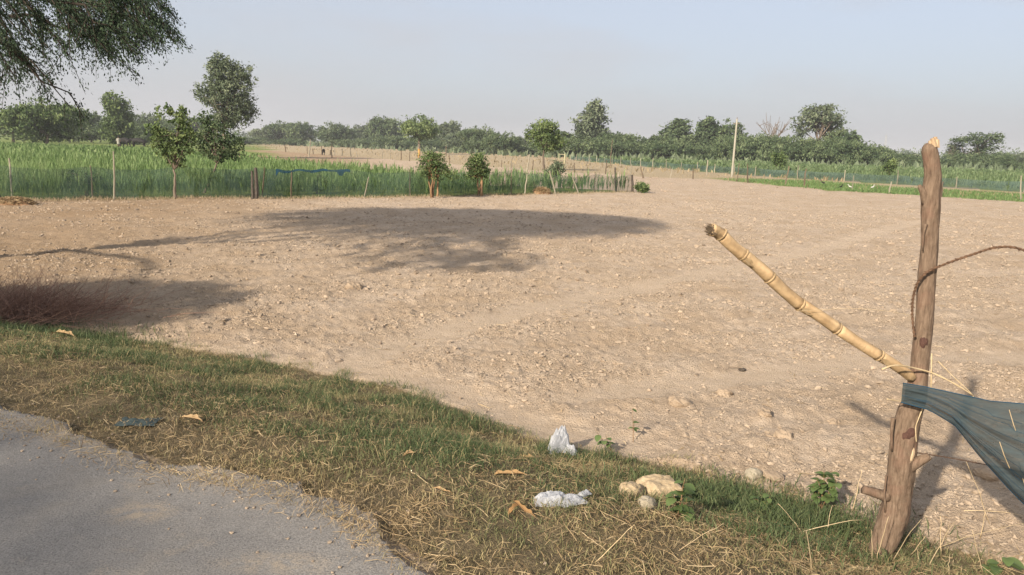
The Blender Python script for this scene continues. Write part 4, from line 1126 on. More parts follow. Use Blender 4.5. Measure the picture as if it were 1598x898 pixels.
M['hide'] = plain_mat('black_hide', (0.018, 0.016, 0.015), (0.04, 0.036, 0.032), 5, .7, .2)
M['horn'] = plain_mat('horn', (0.05, 0.045, 0.04), (0.10, 0.09, 0.08), 8, .5, .2)
def quad_animal(name, label, cat, loc, rz, k, headdown, horns, group=None):
    t = thing(name, label, cat, loc, group, rz); t.scale = (k, k, k)
    hz = 1.35 - headdown
    N = [(-.75, 0, 1.12, .30, .30), (-.3, 0, 1.10, .36, .38), (.25, 0, 1.12, .36, .38), (.68, 0, 1.20, .27, .27), (1.0, 0, hz + .05, .17, .17), (1.25, 0, hz, .16, .17), (1.52, 0, hz - .18, .10, .10)]
    E = [(0, 1), (1, 2), (2, 3), (3, 4), (4, 5), (5, 6)]
    for sy in (-1, 1):
        i0 = len(N); N += [(-.82, .2 * sy, .82, .15), (-.66, .21 * sy, .55, .09), (-.85, .21 * sy, .36, .065), (-.80, .21 * sy, .05, .07)]; E += [(0, i0), (i0, i0 + 1), (i0 + 1, i0 + 2), (i0 + 2, i0 + 3)]
        i0 = len(N); N += [(.62, .2 * sy, .80, .13), (.64, .2 * sy, .45, .075), (.62, .2 * sy, .05, .07)]; E += [(3, i0), (i0, i0 + 1), (i0 + 1, i0 + 2)]
    i0 = len(N); N += [(-1.06, 0, 1.1, .04), (-1.14, 0, .55, .03)]; E += [(0, i0), (i0, i0 + 1)]
    skin_body('body', N, E, M['hide'], t)
    for sy in (-1, 1):
        mb = MB(); mb.leaves(np.array([[1.15, .25 * sy, hz + .02]]), np.array([[-.2, sy, -.2]]), np.array([[.3, 0, 1.0]]), .26, .13, .5); mb.build('ear', M['hide'], t)
        if horns:
            mb = MB(); a = np.linspace(0, 1, 7)[:, None]
            mb.tube(np.array([1.16, .1 * sy, hz + .13]) + np.concatenate([-.45 * a ** 1.3, sy * .30 * np.sin(a * 2.2), .18 * a ** 2], 1), .05 * (1 - .8 * a[:, 0]), 6); mb.build('horn', M['horn'], t)
    return t


for (px, lab, D, rz) in ((195, 'black buffalo walking nearer the person in the crop', 122, math.radians(150)), (216, 'black buffalo walking behind the other one in the crop', 122, math.radians(185))):
    p = Pd(px, 222, D); quad_animal('buffalo', lab, 'buffalo', (p[0], p[1], gz(p[0], p[1])), rz, 1.12, .25, True, 'buffaloes beyond the crop')
p = P(505, 243, ZF); quad_animal('goat', 'black goat standing on the fallow strip right of the white stake', 'goat', (p[0], p[1], gz(p[0], p[1])), math.radians(-75), .60, 0, False)

M['skin'] = plain_mat('brown_skin', (0.16, 0.09, 0.06), (0.22, 0.13, 0.085), 6, .6, .1)
M['cloth_w'] = plain_mat('white_cloth', (0.26, 0.25, 0.21), (0.34, 0.325, 0.28), 8, .9, .2)
M['hair'] = plain_mat('dark_hair', (0.012, 0.011, 0.010), (0.02, 0.018, 0.016), 9, .6, .2)
p = Pd(185, 222, 122); t = thing('person', 'person in a loose white shirt walking with the two buffaloes', 'person', (p[0], p[1], gz(p[0], p[1])), None, math.radians(200))
skin_body('body', [(0, 0, .93, .15, .11), (0, 0, 1.12, .15, .11), (0, 0, 1.38, .17, .11), (0, 0, 1.50, .06), (0, 0, 1.58, .07), (0, 0, 1.68, .10, .105),
                   (-.2, 0, 1.42, .06), (-.27, .06, 1.15, .045), (-.24, .2, .95, .035), (-.24, .24, .88, .045, .02), (.2, 0, 1.42, .06), (.27, -.05, 1.15, .045), (.28, .05, .9, .035), (.28, .08, .83, .045, .02),
                   (-.09, 0, .86, .10), (-.1, .12, .48, .07), (-.1, .05, .08, .05), (-.1, .18, .04, .045, .03), (.09, 0, .86, .10), (.1, -.05, .48, .07), (.1, -.25, .1, .05), (.1, -.12, .04, .045, .03)],
          [(0, 1), (1, 2), (2, 3), (3, 4), (4, 5), (2, 6), (6, 7), (7, 8), (8, 9), (2, 10), (10, 11), (11, 12), (12, 13), (0, 14), (14, 15), (15, 16), (16, 17), (0, 18), (18, 19), (19, 20), (20, 21)], M['skin'], t)
mb = MB(); u = np.linspace(0, 1, 8); mb.tube(np.stack([0 * u, 0 * u, .55 + .95 * u], 1), np.array([.27, .25, .23, .215, .215, .22, .20, .08]), 12, cap=False); mb.build('shirt', M['cloth_w'], t, True)
for sx in (-1, 1): mb = MB(); mb.tube([[sx * .17, 0, 1.44], [sx * .24, 0, 1.3], [sx * .275, .02, 1.1], [sx * .27, .08, .98]], [.085, .08, .075, .07], 8, cap=False); mb.build('sleeve', M['cloth_w'], t, True)
V, T = subdiv(*subdiv(IV, IT)); V = V[:] * np.array([.118, .125, .12]) + np.array([0, -.012, 1.745]); mb = MB(); k = V[T].mean(1)[:, 2] > 1.70; mb.add(V, None, T[k]); mb.build('hair', M['hair'], t, True)

# egrets and crows on the green strip
M['white'] = plain_mat('white_feathers', (0.72, 0.71, 0.66), (0.80, 0.79, 0.74), 9, .8, .1)
def bird(name, label, px, py, k, mat, rz, group):
    p = P(px, py, ZF); t = thing(name, label, name, (p[0], p[1], gz(p[0], p[1]) + .06), group, rz); t.scale = (k, k, k)
    skin_body('body', [(-.22, 0, .2, .03, .015), (-.1, 0, .23, .08), (.06, 0, .26, .09), (.15, 0, .34, .04), (.17, 0, .44, .03), (.21, 0, .5, .04), (.27, 0, .49, .018), (.36, 0, .47, .008)], [(q, q + 1) for q in range(7)], M[mat], t)
    for sy in (-1, 1): mb = MB(); mb.tube([[0, .04 * sy, .2], [.01, .04 * sy, .1], [0, .04 * sy, -.07]], .008, 4); mb.build('leg', M['horn'], t)
bird('egret', 'left of the two white egrets on the green strip', 1326, 297, .5, 'white', 2.8, 'egrets on the green strip')
bird('egret', 'right of the two white egrets on the green strip', 1361, 298, .56, 'white', .3, 'egrets on the green strip')
bird('crow', 'black bird beside the left white egret', 1312, 297, .6, 'hide', .5, 'crows by the egrets')
bird('crow', 'black bird farther left, at the end of the green strip', 1284, 291, .6, 'hide', 2.6, 'crows by the egrets')

# ---------------------------------------------------------------- the tree post by the verge and what is tied to it
def post_mat():
    m, ns, ls, out = new_mat('post_bark')
    tc = nd(ns, 'ShaderNodeTexCoord').outputs['Object']
    mpn = nd(ns, 'ShaderNodeMapping'); mpn.inputs['Scale'].default_value = (1, 1, .16); ls.new(tc, mpn.inputs[0])
    n1 = noise(ns, ls, 95, 6, .65, mpn.outputs[0]); n2 = noise(ns, ls, 9, 4, .6, tc); n3 = noise(ns, ls, 40, 5, .6, tc)
    c = mixc(ns, ls, mrange(ns, ls, n1, .32, .68), (0.095, 0.063, 0.042), (0.225, 0.16, 0.11))
    c = mixc(ns, ls, mrange(ns, ls, n2, .5, .72, 0, .55), c, (0.19, 0.105, 0.072))
    c = mixc(ns, ls, mrange(ns, ls, n3, .58, .75, 0, .7), c, (0.09, 0.06, 0.04))
    p = nd(ns, 'ShaderNodeBsdfPrincipled', Roughness=.88); p.inputs['Specular IOR Level'].default_value = .2
    ls.new(c, p.inputs['Base Color'])
    b = nd(ns, 'ShaderNodeBump', Strength=.8, Distance=.006)
    ls.new(mathn(ns, ls, 'ADD', n1, mathn(ns, ls, 'MULTIPLY', n3, .6)), b.inputs['Height']); ls.new(b.outputs[0], p.inputs['Normal'])
    ls.new(p.outputs[0], out.inputs['Surface']); return m


M['post'] = post_mat()
M['heart'] = plain_mat('fresh_split_wood', (0.40, 0.265, 0.15), (0.56, 0.42, 0.27), 30, .75, .5, 60, (1, 1, .2))
M['scar'] = plain_mat('raw_red_scar', (0.055, 0.028, 0.022), (0.11, 0.058, 0.043), 30, .8, .5, 60)
M['bamboo'] = plain_mat('dry_bamboo', (0.30, 0.195, 0.10), (0.52, 0.37, 0.21), 11, .75, .5, 70, (1, 1, 1), .2, .45)
M['bamboo_node'] = plain_mat('bamboo_node', (0.30, 0.20, 0.105), (0.50, 0.37, 0.21), 30, .7, .3, 70)
M['cane'] = plain_mat('straw_cord', (0.40, 0.30, 0.165), (0.56, 0.44, 0.28), 30, .7, .2)
M['rust'] = plain_mat('rusty_wire', (0.085, 0.05, 0.032), (0.17, 0.10, 0.06), 40, .85, .5, 90)

PB = P(1375, 862, -.36); PZ = gz(PB[0], PB[1]); PY = P(1375, 862, PZ)[1]
PROF = [(868, 1356, 1394), (859, 1357.5, 1393), (839, 1363.5, 1403), (819, 1369, 1411), (799, 1375, 1418), (779, 1381, 1421), (739, 1385, 1427), (700, 1388.6, 1431), (660, 1396, 1436), (640, 1402, 1440), (620, 1412, 1446), (580, 1421, 1449), (540, 1425.5, 1452),
        (503, 1429, 1455), (465, 1431.6, 1457), (427, 1434, 1460), (389, 1438.5, 1463), (351, 1439, 1464.6), (322, 1439, 1467), (305, 1440, 1467), (290, 1442, 1468), (275, 1444, 1469), (255, 1442.5, 1467), (238, 1439.6, 1464.6), (229, 1441, 1462), (224, 1446, 1461)]
pp = np.array(PROF)[::-1]
NRG, NSD = 200, 40
yy = np.linspace(224, 868, NRG); xl, xr = np.interp(yy, pp[:, 0], pp[:, 1]), np.interp(yy, pp[:, 0], pp[:, 2])
cen = np.array([Pd((a + b) / 2, y, PY) for a, b, y in zip(xl, xr, yy)])
dep = np.array([(c - CAM) @ _f for c in cen]); rad = (xr - xl) / 2 / F_PX * dep
base = cen[-1].copy()
post = thing('tree_post', 'rough debarked tree trunk standing as a fence post at right', 'post', base)


def rel(px, py, dy=0.0): return Pd(px, py, PY + dy) - base


mb = MB(); th = np.arange(NSD) * 2 * math.pi / NSD; V = []
for q in range(NRG):
    zq = np.full(NSD, q * 9.0 / NRG); cx_, cy_ = np.cos(th), np.sin(th)
    crack = np.abs(fbm(cx_ * 5 + 9 + .25 * zq, cy_ * 5 + zq * .55, 4, 13, .6) - .5)
    r = rad[q] * (1 + .15 * (2 * fbm(cx_ * 1.1 + 3, cy_ * 1.1 + zq * 1.0, 3, 7) - 1) + .05 * (2 * fbm(cx_ * 7 + 5, cy_ * 7 + zq * 3.2, 3, 17) - 1) - .09 * sstep(.05, .0, crack))
    V.append(cen[q] - base + np.stack([cx_ * r, cy_ * r * .95, 0 * th], 1))
V = np.concatenate(V); i = np.arange(NRG - 1)[:, None] * NSD; j = np.arange(NSD)[None]; k = (j + 1) % NSD
Q = np.stack([i + j, i + NSD + j, i + NSD + k, i + k], -1).reshape(-1, 4)
V = np.concatenate([V, (cen[0] - base)[None] + np.array([[0, 0, .004]])]); T = np.stack([np.full(NSD, len(V) - 1), np.arange(NSD), (np.arange(NSD) + 1) % NSD], 1)
mb.add(V, Q, T); mb.build('trunk', M['post'], post, True)
# splintered pale tip
mb = MB()
for q, (px, py, hgt) in enumerate(((1457, 226, 10), (1452, 226, 6), (1461, 227, 9), (1455, 226, 7), (1459, 225, 11), (1448, 228, 3))):
    a = rel(px, py + 4, -.015 + .006 * q); b = rel(px + .8 * (q % 3 - 1), py - hgt, -.015 + .006 * q)
    mb.tube(np.array([a, (a + b) / 2, b + (b - a) * .0, b + (b - a) * .02]), [.013, .0115, .009, .003], 6, .2 + .15 * (q % 4), wob=.5, seed=q)
mb.build('splintered_tip', M['heart'], post)['label'] = 'pale splintered break at the top of the post'


def stub(path, r, name, mat=None, dy=0.0, cut=None, wob=.3):
    mb = MB(); pts = np.array([rel(a, b, dy + d) for a, b, d in path]); u = np.linspace(0, 1, 7); tt = np.linspace(0, 1, len(pts))
    pts = np.stack([np.interp(u, tt, pts[:, c]) for c in range(3)], 1); mb.tube(pts, np.interp(u, [0, 1], r), 10, .5, wob=wob, seed=4); o = mb.build(name, mat or M['post'], post, True)
    return o


stub([(1416, 730, -.02), (1432, 722, -.045), (1450, 711, -.06)], (.036, .018), 'branch_stub')
stub([(1386, 776, .0), (1368, 771, .0), (1347, 764, .0)], (.030, .021), 'branch_stub')
stub([(1446, 318, .0), (1440, 300, -.01), (1434.5, 289, -.01)], (.024, .007), 'branch_stub')
stub([(1382, 800, -.02), (1380, 770, -.03), (1383, 742, -.02)], (.006, .004), 'bark_strip')
stub([(1445, 350, -.03), (1441, 365, -.03), (1440, 392, -.03)], (.008, .003), 'bark_strip')
stub([(1393, 652, -.035), (1391, 680, -.045), (1392, 704, -.035)], (.010, .005), 'bark_strip')


def patch(px, py, wpx, hpx, mat, name, label, dy, seed):
    m_ = rock_mesh(name, (wpx * mpp(PY), .035, hpx * mpp(PY)), seed, 0, 3, .18)
    o = obj(name, m_, M[mat], post); o.location = Vector(rel(px, py, dy)); o['label'] = label; return o


patch(1418, 677, 20, 28, 'scar', 'cut_scar', 'oval dark red scar on the post below the net', -.043, 61).rotation_euler = (0, .25, 0)
patch(1419, 713, 13, 34, 'heart', 'split_wood', 'orange patch of bare wood beside the branch stub', -.045, 62).rotation_euler = (0, .2, 0)
patch(1441, 534, 13, 24, 'scar', 'knot', 'dark knot on the post above the net', -.028, 63)

# bamboo cane tied to the post, pointing up to the left
BN = [(1110, 359), (1126, 367), (1160, 398), (1201.7, 433.6), (1249, 475.7), (1306.8, 513), (1372, 555), (1424, 590)]
bw = [20, 20, 20, 20.5, 20.5, 20, 19, 17]
bdep = [PY - .20 + .027 * q for q in range(8)]
bp = [Pd(a, b, d) for (a, b), d in zip(BN, bdep)]
bam = thing('bamboo_pole', 'dry yellow bamboo cane tied aslant to the tree post', 'bamboo', bp[-1])
for q in range(7):
    a, b = bp[q] - bp[-1], bp[q + 1] - bp[-1]; ra, rb = bw[q] / 2 * mpp(PY), bw[q + 1] / 2 * mpp(PY)
    mb = MB(); u = np.linspace(0.0, 1.0, 9); bow = np.sin(u * math.pi)[:, None] * np.array([0, 0, .004 * (-1) ** q])
    rr_ = (ra + (rb - ra) * u) * (1 - .10 * np.sin(u * math.pi)) * np.where(u < .02, .93, 1)
    jj, ii = np.meshgrid(np.arange(14), np.arange(9)); stk = np.append(np.clip(.15 + .35 * ((q * 37) % 10) / 10 + 1.1 * (fbm(jj * .9 + q * 7, ii * .16, 3, 23, .6) - .3), 0, 1).ravel(), [.1, .1]); mb.tube(a + (b - a) * u[:, None] + bow, rr_, 14, stk, wob=.06, seed=q); mb.build('cane_segment', M['bamboo'], bam, True)
    if q:
        d = unit(b - a); mb = MB(); mb.tube(np.array([a - d * .007, a - d * .003, a + d * .003, a + d * .007]), np.array([.99, 1.10, 1.03, .97]) * ra, 16, .5, wob=.1, seed=q + 3); mb.build('node_ring', M['bamboo_node'], bam, True)
# leftover sheath flakes at the nodes
for q in (2, 4, 6):
    a = bp[q] - bp[-1]; d = unit(bp[q + 1] - bp[q]); mb = MB(); s_off = np.array([0, -.03, -.012])
    mb.leaves((a + s_off + d * .03)[None], d[None], np.array([[0, -1, .3]]), .085, .03, .2); mb.build('sheath_flake', M['bamboo_node'], bam)

# fibrous rotten end
mb = MB(); a = bp[0] - bp[-1]; d = unit(bp[0] - bp[1]); gg = np.random.default_rng(6)
for q in range(70):
    o = unit(gg.normal(0, 1, 3)) * gg.random() * .030; o -= d * (o @ d); mb.tube([a + o - d * .012, a + o * 1.05 + d * .008, a + o * 1.15 + gg.normal(0, .004, 3) + d * gg.uniform(.012, .032)], [.003, .0025, .0008], 4, gg.random(), cap=False)
mb.build('frayed_end', M['wood'], bam)


def cord(name, label, cat, path, r, mat, twist=0.0, barbs=0, group=None, sides=6):
    """path of (px, py, depth offset from the post)"""
    pts = np.array([Pd(a, b, PY + c) for a, b, c in path]); o0 = pts[-1].copy(); pts = pts - o0
    tt = np.concatenate([[0], np.cumsum(np.linalg.norm(np.diff(pts, axis=0), axis=1))]); n = max(16, int(tt[-1] / .006)) if twist else 24
    u = np.linspace(0, tt[-1], n)
    def cr(x):      # smooth interpolation
        i_ = np.clip(np.searchsorted(tt, x) - 1, 0, len(tt) - 2); f = ((x - tt[i_]) / (tt[i_ + 1] - tt[i_]))[:, None]
        p0, p1, p2, p3 = pts[np.maximum(i_ - 1, 0)], pts[i_], pts[i_ + 1], pts[np.minimum(i_ + 2, len(tt) - 1)]
        return .5 * (2 * p1 + (p2 - p0) * f + (2 * p0 - 5 * p1 + 4 * p2 - p3) * f ** 2 + (3 * p1 - p0 - 3 * p2 + p3) * f ** 3)
    c = cr(u); t = thing(name, label, cat, o0, group); g_ = np.random.default_rng(len(path))
    if not twist: mb = MB(); mb.tube(c, r * (1 + .15 * np.sin(u * 60)), sides, .5); mb.build('strand', M[mat], t, True); return t
    tg = unit(np.gradient(c, axis=0)); a_ = unit(np.cross(tg, [0, 1.0, .1])); b_ = np.cross(tg, a_)
    for ph in (0, math.pi):
        mb = MB(); w = u * twist + ph; mb.tube(c + (a_ * np.cos(w)[:, None] + b_ * np.sin(w)[:, None]) * r * .62, r * .75, 6, .3 + .1 * ph); mb.build('strand', M[mat], t, True)
    for q in np.linspace(3, n - 4, barbs).astype(int):
        mb = MB(); dd = unit(a_[q] * g_.normal() + b_[q] * g_.normal() + tg[q] * .5); mb.tube([c[q] - dd * r * 1.5, c[q], c[q] + dd * r * 3.0], [r * .3, r * .9, r * .15], 4, .3); mb.build('barb', M[mat], t)
    return t


cord('twisted_wire', 'dark rusty twisted wire looping round the post to the right edge', 'wire',
     [(1660, 420, -.25), (1625, 402, -.22), (1598, 391, -.2), (1575.6, 385.6, -.18), (1549, 387.5, -.15), (1519, 397, -.12), (1492, 406, -.08), (1466, 416, -.06), (1447, 425, -.062), (1435, 437, -.05), (1428, 452, -.03), (1424, 473, -.02), (1424, 495.5, -.015), (1427, 526, -.045)], .0050, 'rust', 160, 52)
for pth, r, lab in (([(1376, 577, -.16), (1392, 571, -.15), (1408, 571, -.13), (1428, 575, -.085), (1454, 582, -.075), (1478, 593, -.09), (1498, 604, -.10), (1518, 617, -.10)], .0042, 'thick straw band across the front of the tree post above the net'),
                    ([(1464, 564, -.03), (1490, 590, -.07), (1518, 617, -.10), (1518, 627, -.10)], .0022, 'thin slanting straw cord right of the post above the net'),
                    ([(1454, 552, -.055), (1453.5, 580, -.06), (1453, 607, -.05)], .0036, 'short upright straw cord on the right side of the post'),
                    ([(1410, 600, -.075), (1408.5, 613, -.08), (1406, 627, -.075)], .0026, 'short white cord pinning the left edge of the net'),
                    ([(1384, 623, -.12), (1408, 627, -.085), (1430, 632.5, -.085), (1455, 640, -.07)], .0033, 'pale straw cord crossing the post just below the net'),
                    ([(1440, 637, -.055), (1433, 655, -.06), (1429, 668, -.058), (1430, 690, -.055)], .0028, 'pale cord hanging down the post beside the red scar'),
                    ([(1243, 486, -.16), (1275, 484, -.13), (1320, 482, -.10), (1370, 484, -.07), (1424, 493, -.02)], .0011, 'hair thin cord stretched from the bamboo to the post')):
    cord('tie_rope', lab, 'cord', pth, r, 'cane')
cord('rusty_wire', 'thin dark wire running right from the branch stub behind the net', 'wire', [(1425, 706, .0), (1445, 709, .03), (1465, 712, .06), (1500, 718, .10), (1545, 727, .16), (1600, 738, .2), (1640, 752, .22)], .0028, 'rust', 0)

# shade net tied to the post, fanning out to the right and down
u_ = np.linspace(0, 1, 46); NV = 22
topx = np.interp(u_, [0, .12, .3, .42, .7, 1], [1409, 1440, 1500, 1545, 1640, 1790]); topy = np.interp(u_, [0, .12, .3, .42, .7, 1], [598, 603, 616, 626, 634, 650])
botx = np.interp(u_, [0, .12, .22, .32, .45, .7, 1], [1406, 1450, 1490, 1530, 1575, 1660, 1790]); boty = np.interp(u_, [0, .12, .22, .32, .45, .7, 1], [628, 640, 664, 714, 764, 850, 930])
V = []; nb = Pd(1409, 612, PY)
for q, u in enumerate(u_):
    dy0 = -.095 - .42 * max(0, u - .15) * 1.3 - .02 * math.sin(u * 9)
    for v in range(NV + 1):
        vv = v / NV; px, py = topx[q] * (1 - vv) + botx[q] * vv, topy[q] * (1 - vv) + boty[q] * vv
        amp = .020 * min(1, u * 3.5 + .12)
        rip = amp * (.5 * math.sin(vv * 17 + 2.2 * u) + .4 * math.sin(vv * 33 - 4 * u + 1) + 1.7 * (2 * vnoise(np.array([vv * 9 + u * 2]), np.array([u * 3.0]), 4)[0] - 1))
        V.append(Pd(px, py, PY + dy0 - .10 * math.sin(vv * math.pi) * min(1, 2 * u) + rip) - nb)
Q = [[a * (NV + 1) + b, (a + 1) * (NV + 1) + b, (a + 1) * (NV + 1) + b + 1, a * (NV + 1) + b + 1] for a in range(45) for b in range(NV)]
net = thing('shade_net', 'blue green shade net tied to the post and trailing off right', 'net', nb)
V = np.array(V); mb = MB(); mb.add(V, Q); mb.build('mesh_cloth', M['net_near'], net, True)
for nm, idx in (('top_hem', [a * (NV + 1) for a in range(46)]), ('bottom_hem', [a * (NV + 1) + NV for a in range(46)])):
    mb = MB(); mb.tube(V[idx], .0022, 5, .4); mb.build(nm, M['net_blue'], net)
mb = MB(); gg = np.random.default_rng(9)
for q in range(9):
    vv = gg.integers(2, NV - 2); a0 = gg.integers(0, 8); pts = V[[a * (NV + 1) + int(np.clip(vv + round(.08 * (a - a0)), 0, NV)) for a in range(a0, a0 + 26)]] + np.array([0, -.004, 0]); mb.tube(pts, .0008, 4, gg.random(), cap=False)
mb.build('drawn_threads', M['net_blue'], net)
for q, (px, py, l) in enumerate(((1575, 640, 60), (1590, 720, 70), (1560, 690, 55))):
    mb = MB(); a = Pd(px, py, PY - .36) - nb; mb.tube([a, a + np.array([.03, 0, -.07 * l / 60]), a + np.array([.07, .01, -.14 * l / 60])], .0018, 4); mb.build('straw_caught_in_net', M['cane'], net)

# ---------------------------------------------------------------- litter, stones, leaves and weeds on the verge
def VG(px, py):
    z = -.2
    for _ in range(6): p = P(px, py, z); z = gz(p[0], p[1])
    return np.array([p[0], p[1], z])


def bag_mat():
    m, ns, ls, out = new_mat('thin_white_plastic')
    p = nd(ns, 'ShaderNodeBsdfPrincipled', Roughness=.38); p.inputs['Base Color'].default_value = (.52, .53, .55, 1); p.inputs['Specular IOR Level'].default_value = .5
    tl = nd(ns, 'ShaderNodeBsdfTranslucent'); tl.inputs['Color'].default_value = (.7, .71, .73, 1)
    tr = nd(ns, 'ShaderNodeBsdfTransparent'); mx = nd(ns, 'ShaderNodeMixShader'); mx.inputs[0].default_value = .35; m2 = nd(ns, 'ShaderNodeMixShader')
    n_ = noise(ns, ls, 25, 4, .6, nd(ns, 'ShaderNodeTexCoord').outputs['Object']); ls.new(mrange(ns, ls, n_, .3, .7, .02, .22), m2.inputs[0])
    b = nd(ns, 'ShaderNodeBump', Strength=.5, Distance=.01); ls.new(noise(ns, ls, 60, 4, .6, nd(ns, 'ShaderNodeTexCoord').outputs['Object']), b.inputs['Height']); ls.new(b.outputs[0], p.inputs['Normal'])
    ls.new(p.outputs[0], mx.inputs[1]); ls.new(tl.outputs[0], mx.inputs[2]); ls.new(mx.outputs[0], m2.inputs[1]); ls.new(tr.outputs[0], m2.inputs[2]); ls.new(m2.outputs[0], out.inputs['Surface']); return m


M['bag'] = bag_mat()
def bag(label, parts):
    c = VG(*parts[0][:2]); t = thing('plastic_bag', label, 'plastic bag', c)
    for q, (px, py, w, h, rz, sd, nm) in enumerate(parts):
        k = mpp(c[1]) * 1.04; n = 17; a = np.linspace(-1, 1, n) + np.random.default_rng(sd).normal(0, .02, n); X, Y = np.meshgrid(a, a, indexing='ij')
        edge = 1 + .35 * (2 * fbm(np.arctan2(Y, X) * 1.3 + 9, 0 * X + sd, 3, sd) - 1)
        x, y = X * w / 2 * k * edge, Y * w * .30 * k * edge
        crum = np.abs(fbm(X * 2.2 + sd, Y * 2.2, 5, sd, .6) - .5) * 2
        z = np.clip((1 - np.maximum(np.abs(X), np.abs(Y)) ** 2.5), 0, 1) ** .6 * h * k * (.45 + 1.0 * fbm(X * 1.3 + 3, Y * 1.3 + sd, 3, sd + 5)) + (.55 * h * k) * crum * (1 - .5 * np.maximum(np.abs(X), np.abs(Y)) ** 2)
        d = P(px, py, c[2]) - c; d[2] = 0
        V = np.stack([x * math.cos(rz) - y * math.sin(rz), x * math.sin(rz) + y * math.cos(rz), z + .004], -1).reshape(-1, 3) + d
        Q = [[i_ * n + j_, (i_ + 1) * n + j_, (i_ + 1) * n + j_ + 1, i_ * n + j_ + 1] for i_ in range(n - 1) for j_ in range(n - 1)]
        mb = MB(); mb.add(V, Q); mb.build(nm, M['bag'], t, False)
bag('upright crumpled white plastic bag at the field edge', [(872, 706, 34, 34, .3, 31, 'bag_body'), (890, 711, 22, 15, -.5, 32, 'bag_handle')])
bag('spread white plastic bag lying nearer the road below the other', [(858, 786, 50, 17, .1, 41, 'bag_body'), (890, 786, 46, 11, .5, 42, 'bag_body'), (912, 774, 26, 7, .8, 43, 'bag_handle')])

M['stone_y'] = plain_mat('yellow_sandstone', (0.34, 0.25, 0.145), (0.49, 0.385, 0.25), 22, .9, .6, 50, tintmix=.3)
M['stone_w'] = plain_mat('pale_stone', (0.27, 0.23, 0.165), (0.39, 0.34, 0.255), 22, .9, .6, 50)
for (px, py, w, h, mat, sd, lab, rz, bl) in ((1028, 778, 66, 46, 'stone_y', 51, 'blocky yellow sandstone, larger of the pair on the verge', .3, .9), (984, 775, 44, 30, 'stone_y', 52, 'smaller rounded yellow stone left of the blocky one', .9, .2),
                                             (1176, 746, 26, 20, 'stone_w', 53, 'small white stone at the edge of the field', .5, .4), (1010, 792, 38, 22, 'stone_w', 54, 'low grey stone half sunk below the two yellow ones', 1.1, .2),
                                             (1206, 748, 34, 16, 'bigclod', 55, 'flat pale clod right of the small white stone', .2, .2), (1540, 742, 44, 20, 'bigclod', 56, 'brown clod on the field under the shade net', .4, .2)):
    c = VG(px, py); k = mpp(c[1]); o = obj('stone', rock_mesh('stone', (w * k, w * k * .8, h * k), sd, bl, 3, .24), M[mat], None, (c[0], c[1], c[2] + h * k * .30))
    o.rotation_euler = (.1, .08, rz); tag(o, lab, 'stone')


def big_leaf(label, px, py, L, W, yaw, curl, mat='dryleaf', tint=.5, extra=None, lift=.012):
    c = VG(px, py); k = mpp(c[1]); t = thing('dry_leaf', label, 'leaf', c + np.array([0, 0, lift]))
    for q, (dx, yw, sc, rise) in enumerate([(0, yaw, 1, 0)] + (extra or [])):
        mb = MB(); n, m = 14, 5; V = []; l_, w_ = L * k * sc, W * k * sc
        for i_ in range(n):
            u = i_ / (n - 1); wd = w_ * max(.04, math.sin(math.pi * min(1, u ** .8)) ** .8) * (.8 + .4 * math.sin(17 * u + L) * math.sin(7 * u))
            for j_ in range(m):
                v = j_ / (m - 1) - .5
                V.append(((u - .5) * l_ + dx * k, v * wd, curl * l_ * (math.sin(math.pi * u)) * (1 if rise == 0 else 0) + rise * l_ * (1 - u) ** 1.3 + abs(v) * wd * .55 + .003 * math.sin(9 * u)))
        V = np.array(V); a = V[:, 0].copy(); V[:, 0], V[:, 1] = a * math.cos(yw) - V[:, 1] * math.sin(yw), a * math.sin(yw) + V[:, 1] * math.cos(yw)
        mb.add(V, [[i_ * m + j_, (i_ + 1) * m + j_, (i_ + 1) * m + j_ + 1, i_ * m + j_ + 1] for i_ in range(n - 1) for j_ in range(m - 1)], None, tint + .12 * q)
        b = mb.build('blade', M[mat], t, True)
        mb = MB(); mb.tube(V[2::m] + np.array([0, 0, .001]), .0014, 4, .2, cap=False); mb.build('midrib', M[mat], b)
    return t


big_leaf('long flat orange brown leaf above the spread plastic bag', 796, 745, 56, 18, .08, .05, tint=.6)
big_leaf('arched brown leaf folded in two left of the spread bag', 806, 803, 44, 13, .9, .22, tint=.3, extra=[(18, -.7, 1.1, .3)], lift=.02)
big_leaf('small tan leaf between the long leaf and the upright bag', 822, 720, 30, 20, .35, .1, tint=.75)
big_leaf('pale pinkish curled leaf in the grass left of centre', 298, 660, 44, 18, -.2, .12, tint=.95, extra=[(14, .9, .5, .3)])
big_leaf('yellow dry leaf at the field edge below the brushwood', 98, 526, 42, 18, -.15, .12, tint=.85)
big_leaf('small tan leaf in the middle of the grass', 640, 715, 26, 14, .5, .2, tint=.8)
big_leaf('thin tan leaf at the grass edge left of the arched leaf', 690, 770, 40, 9, -.5, .05, tint=.85)
big_leaf('pale sliver of dry leaf right of the blocky stone', 1082, 751, 26, 9, .05, .05, tint=.95)

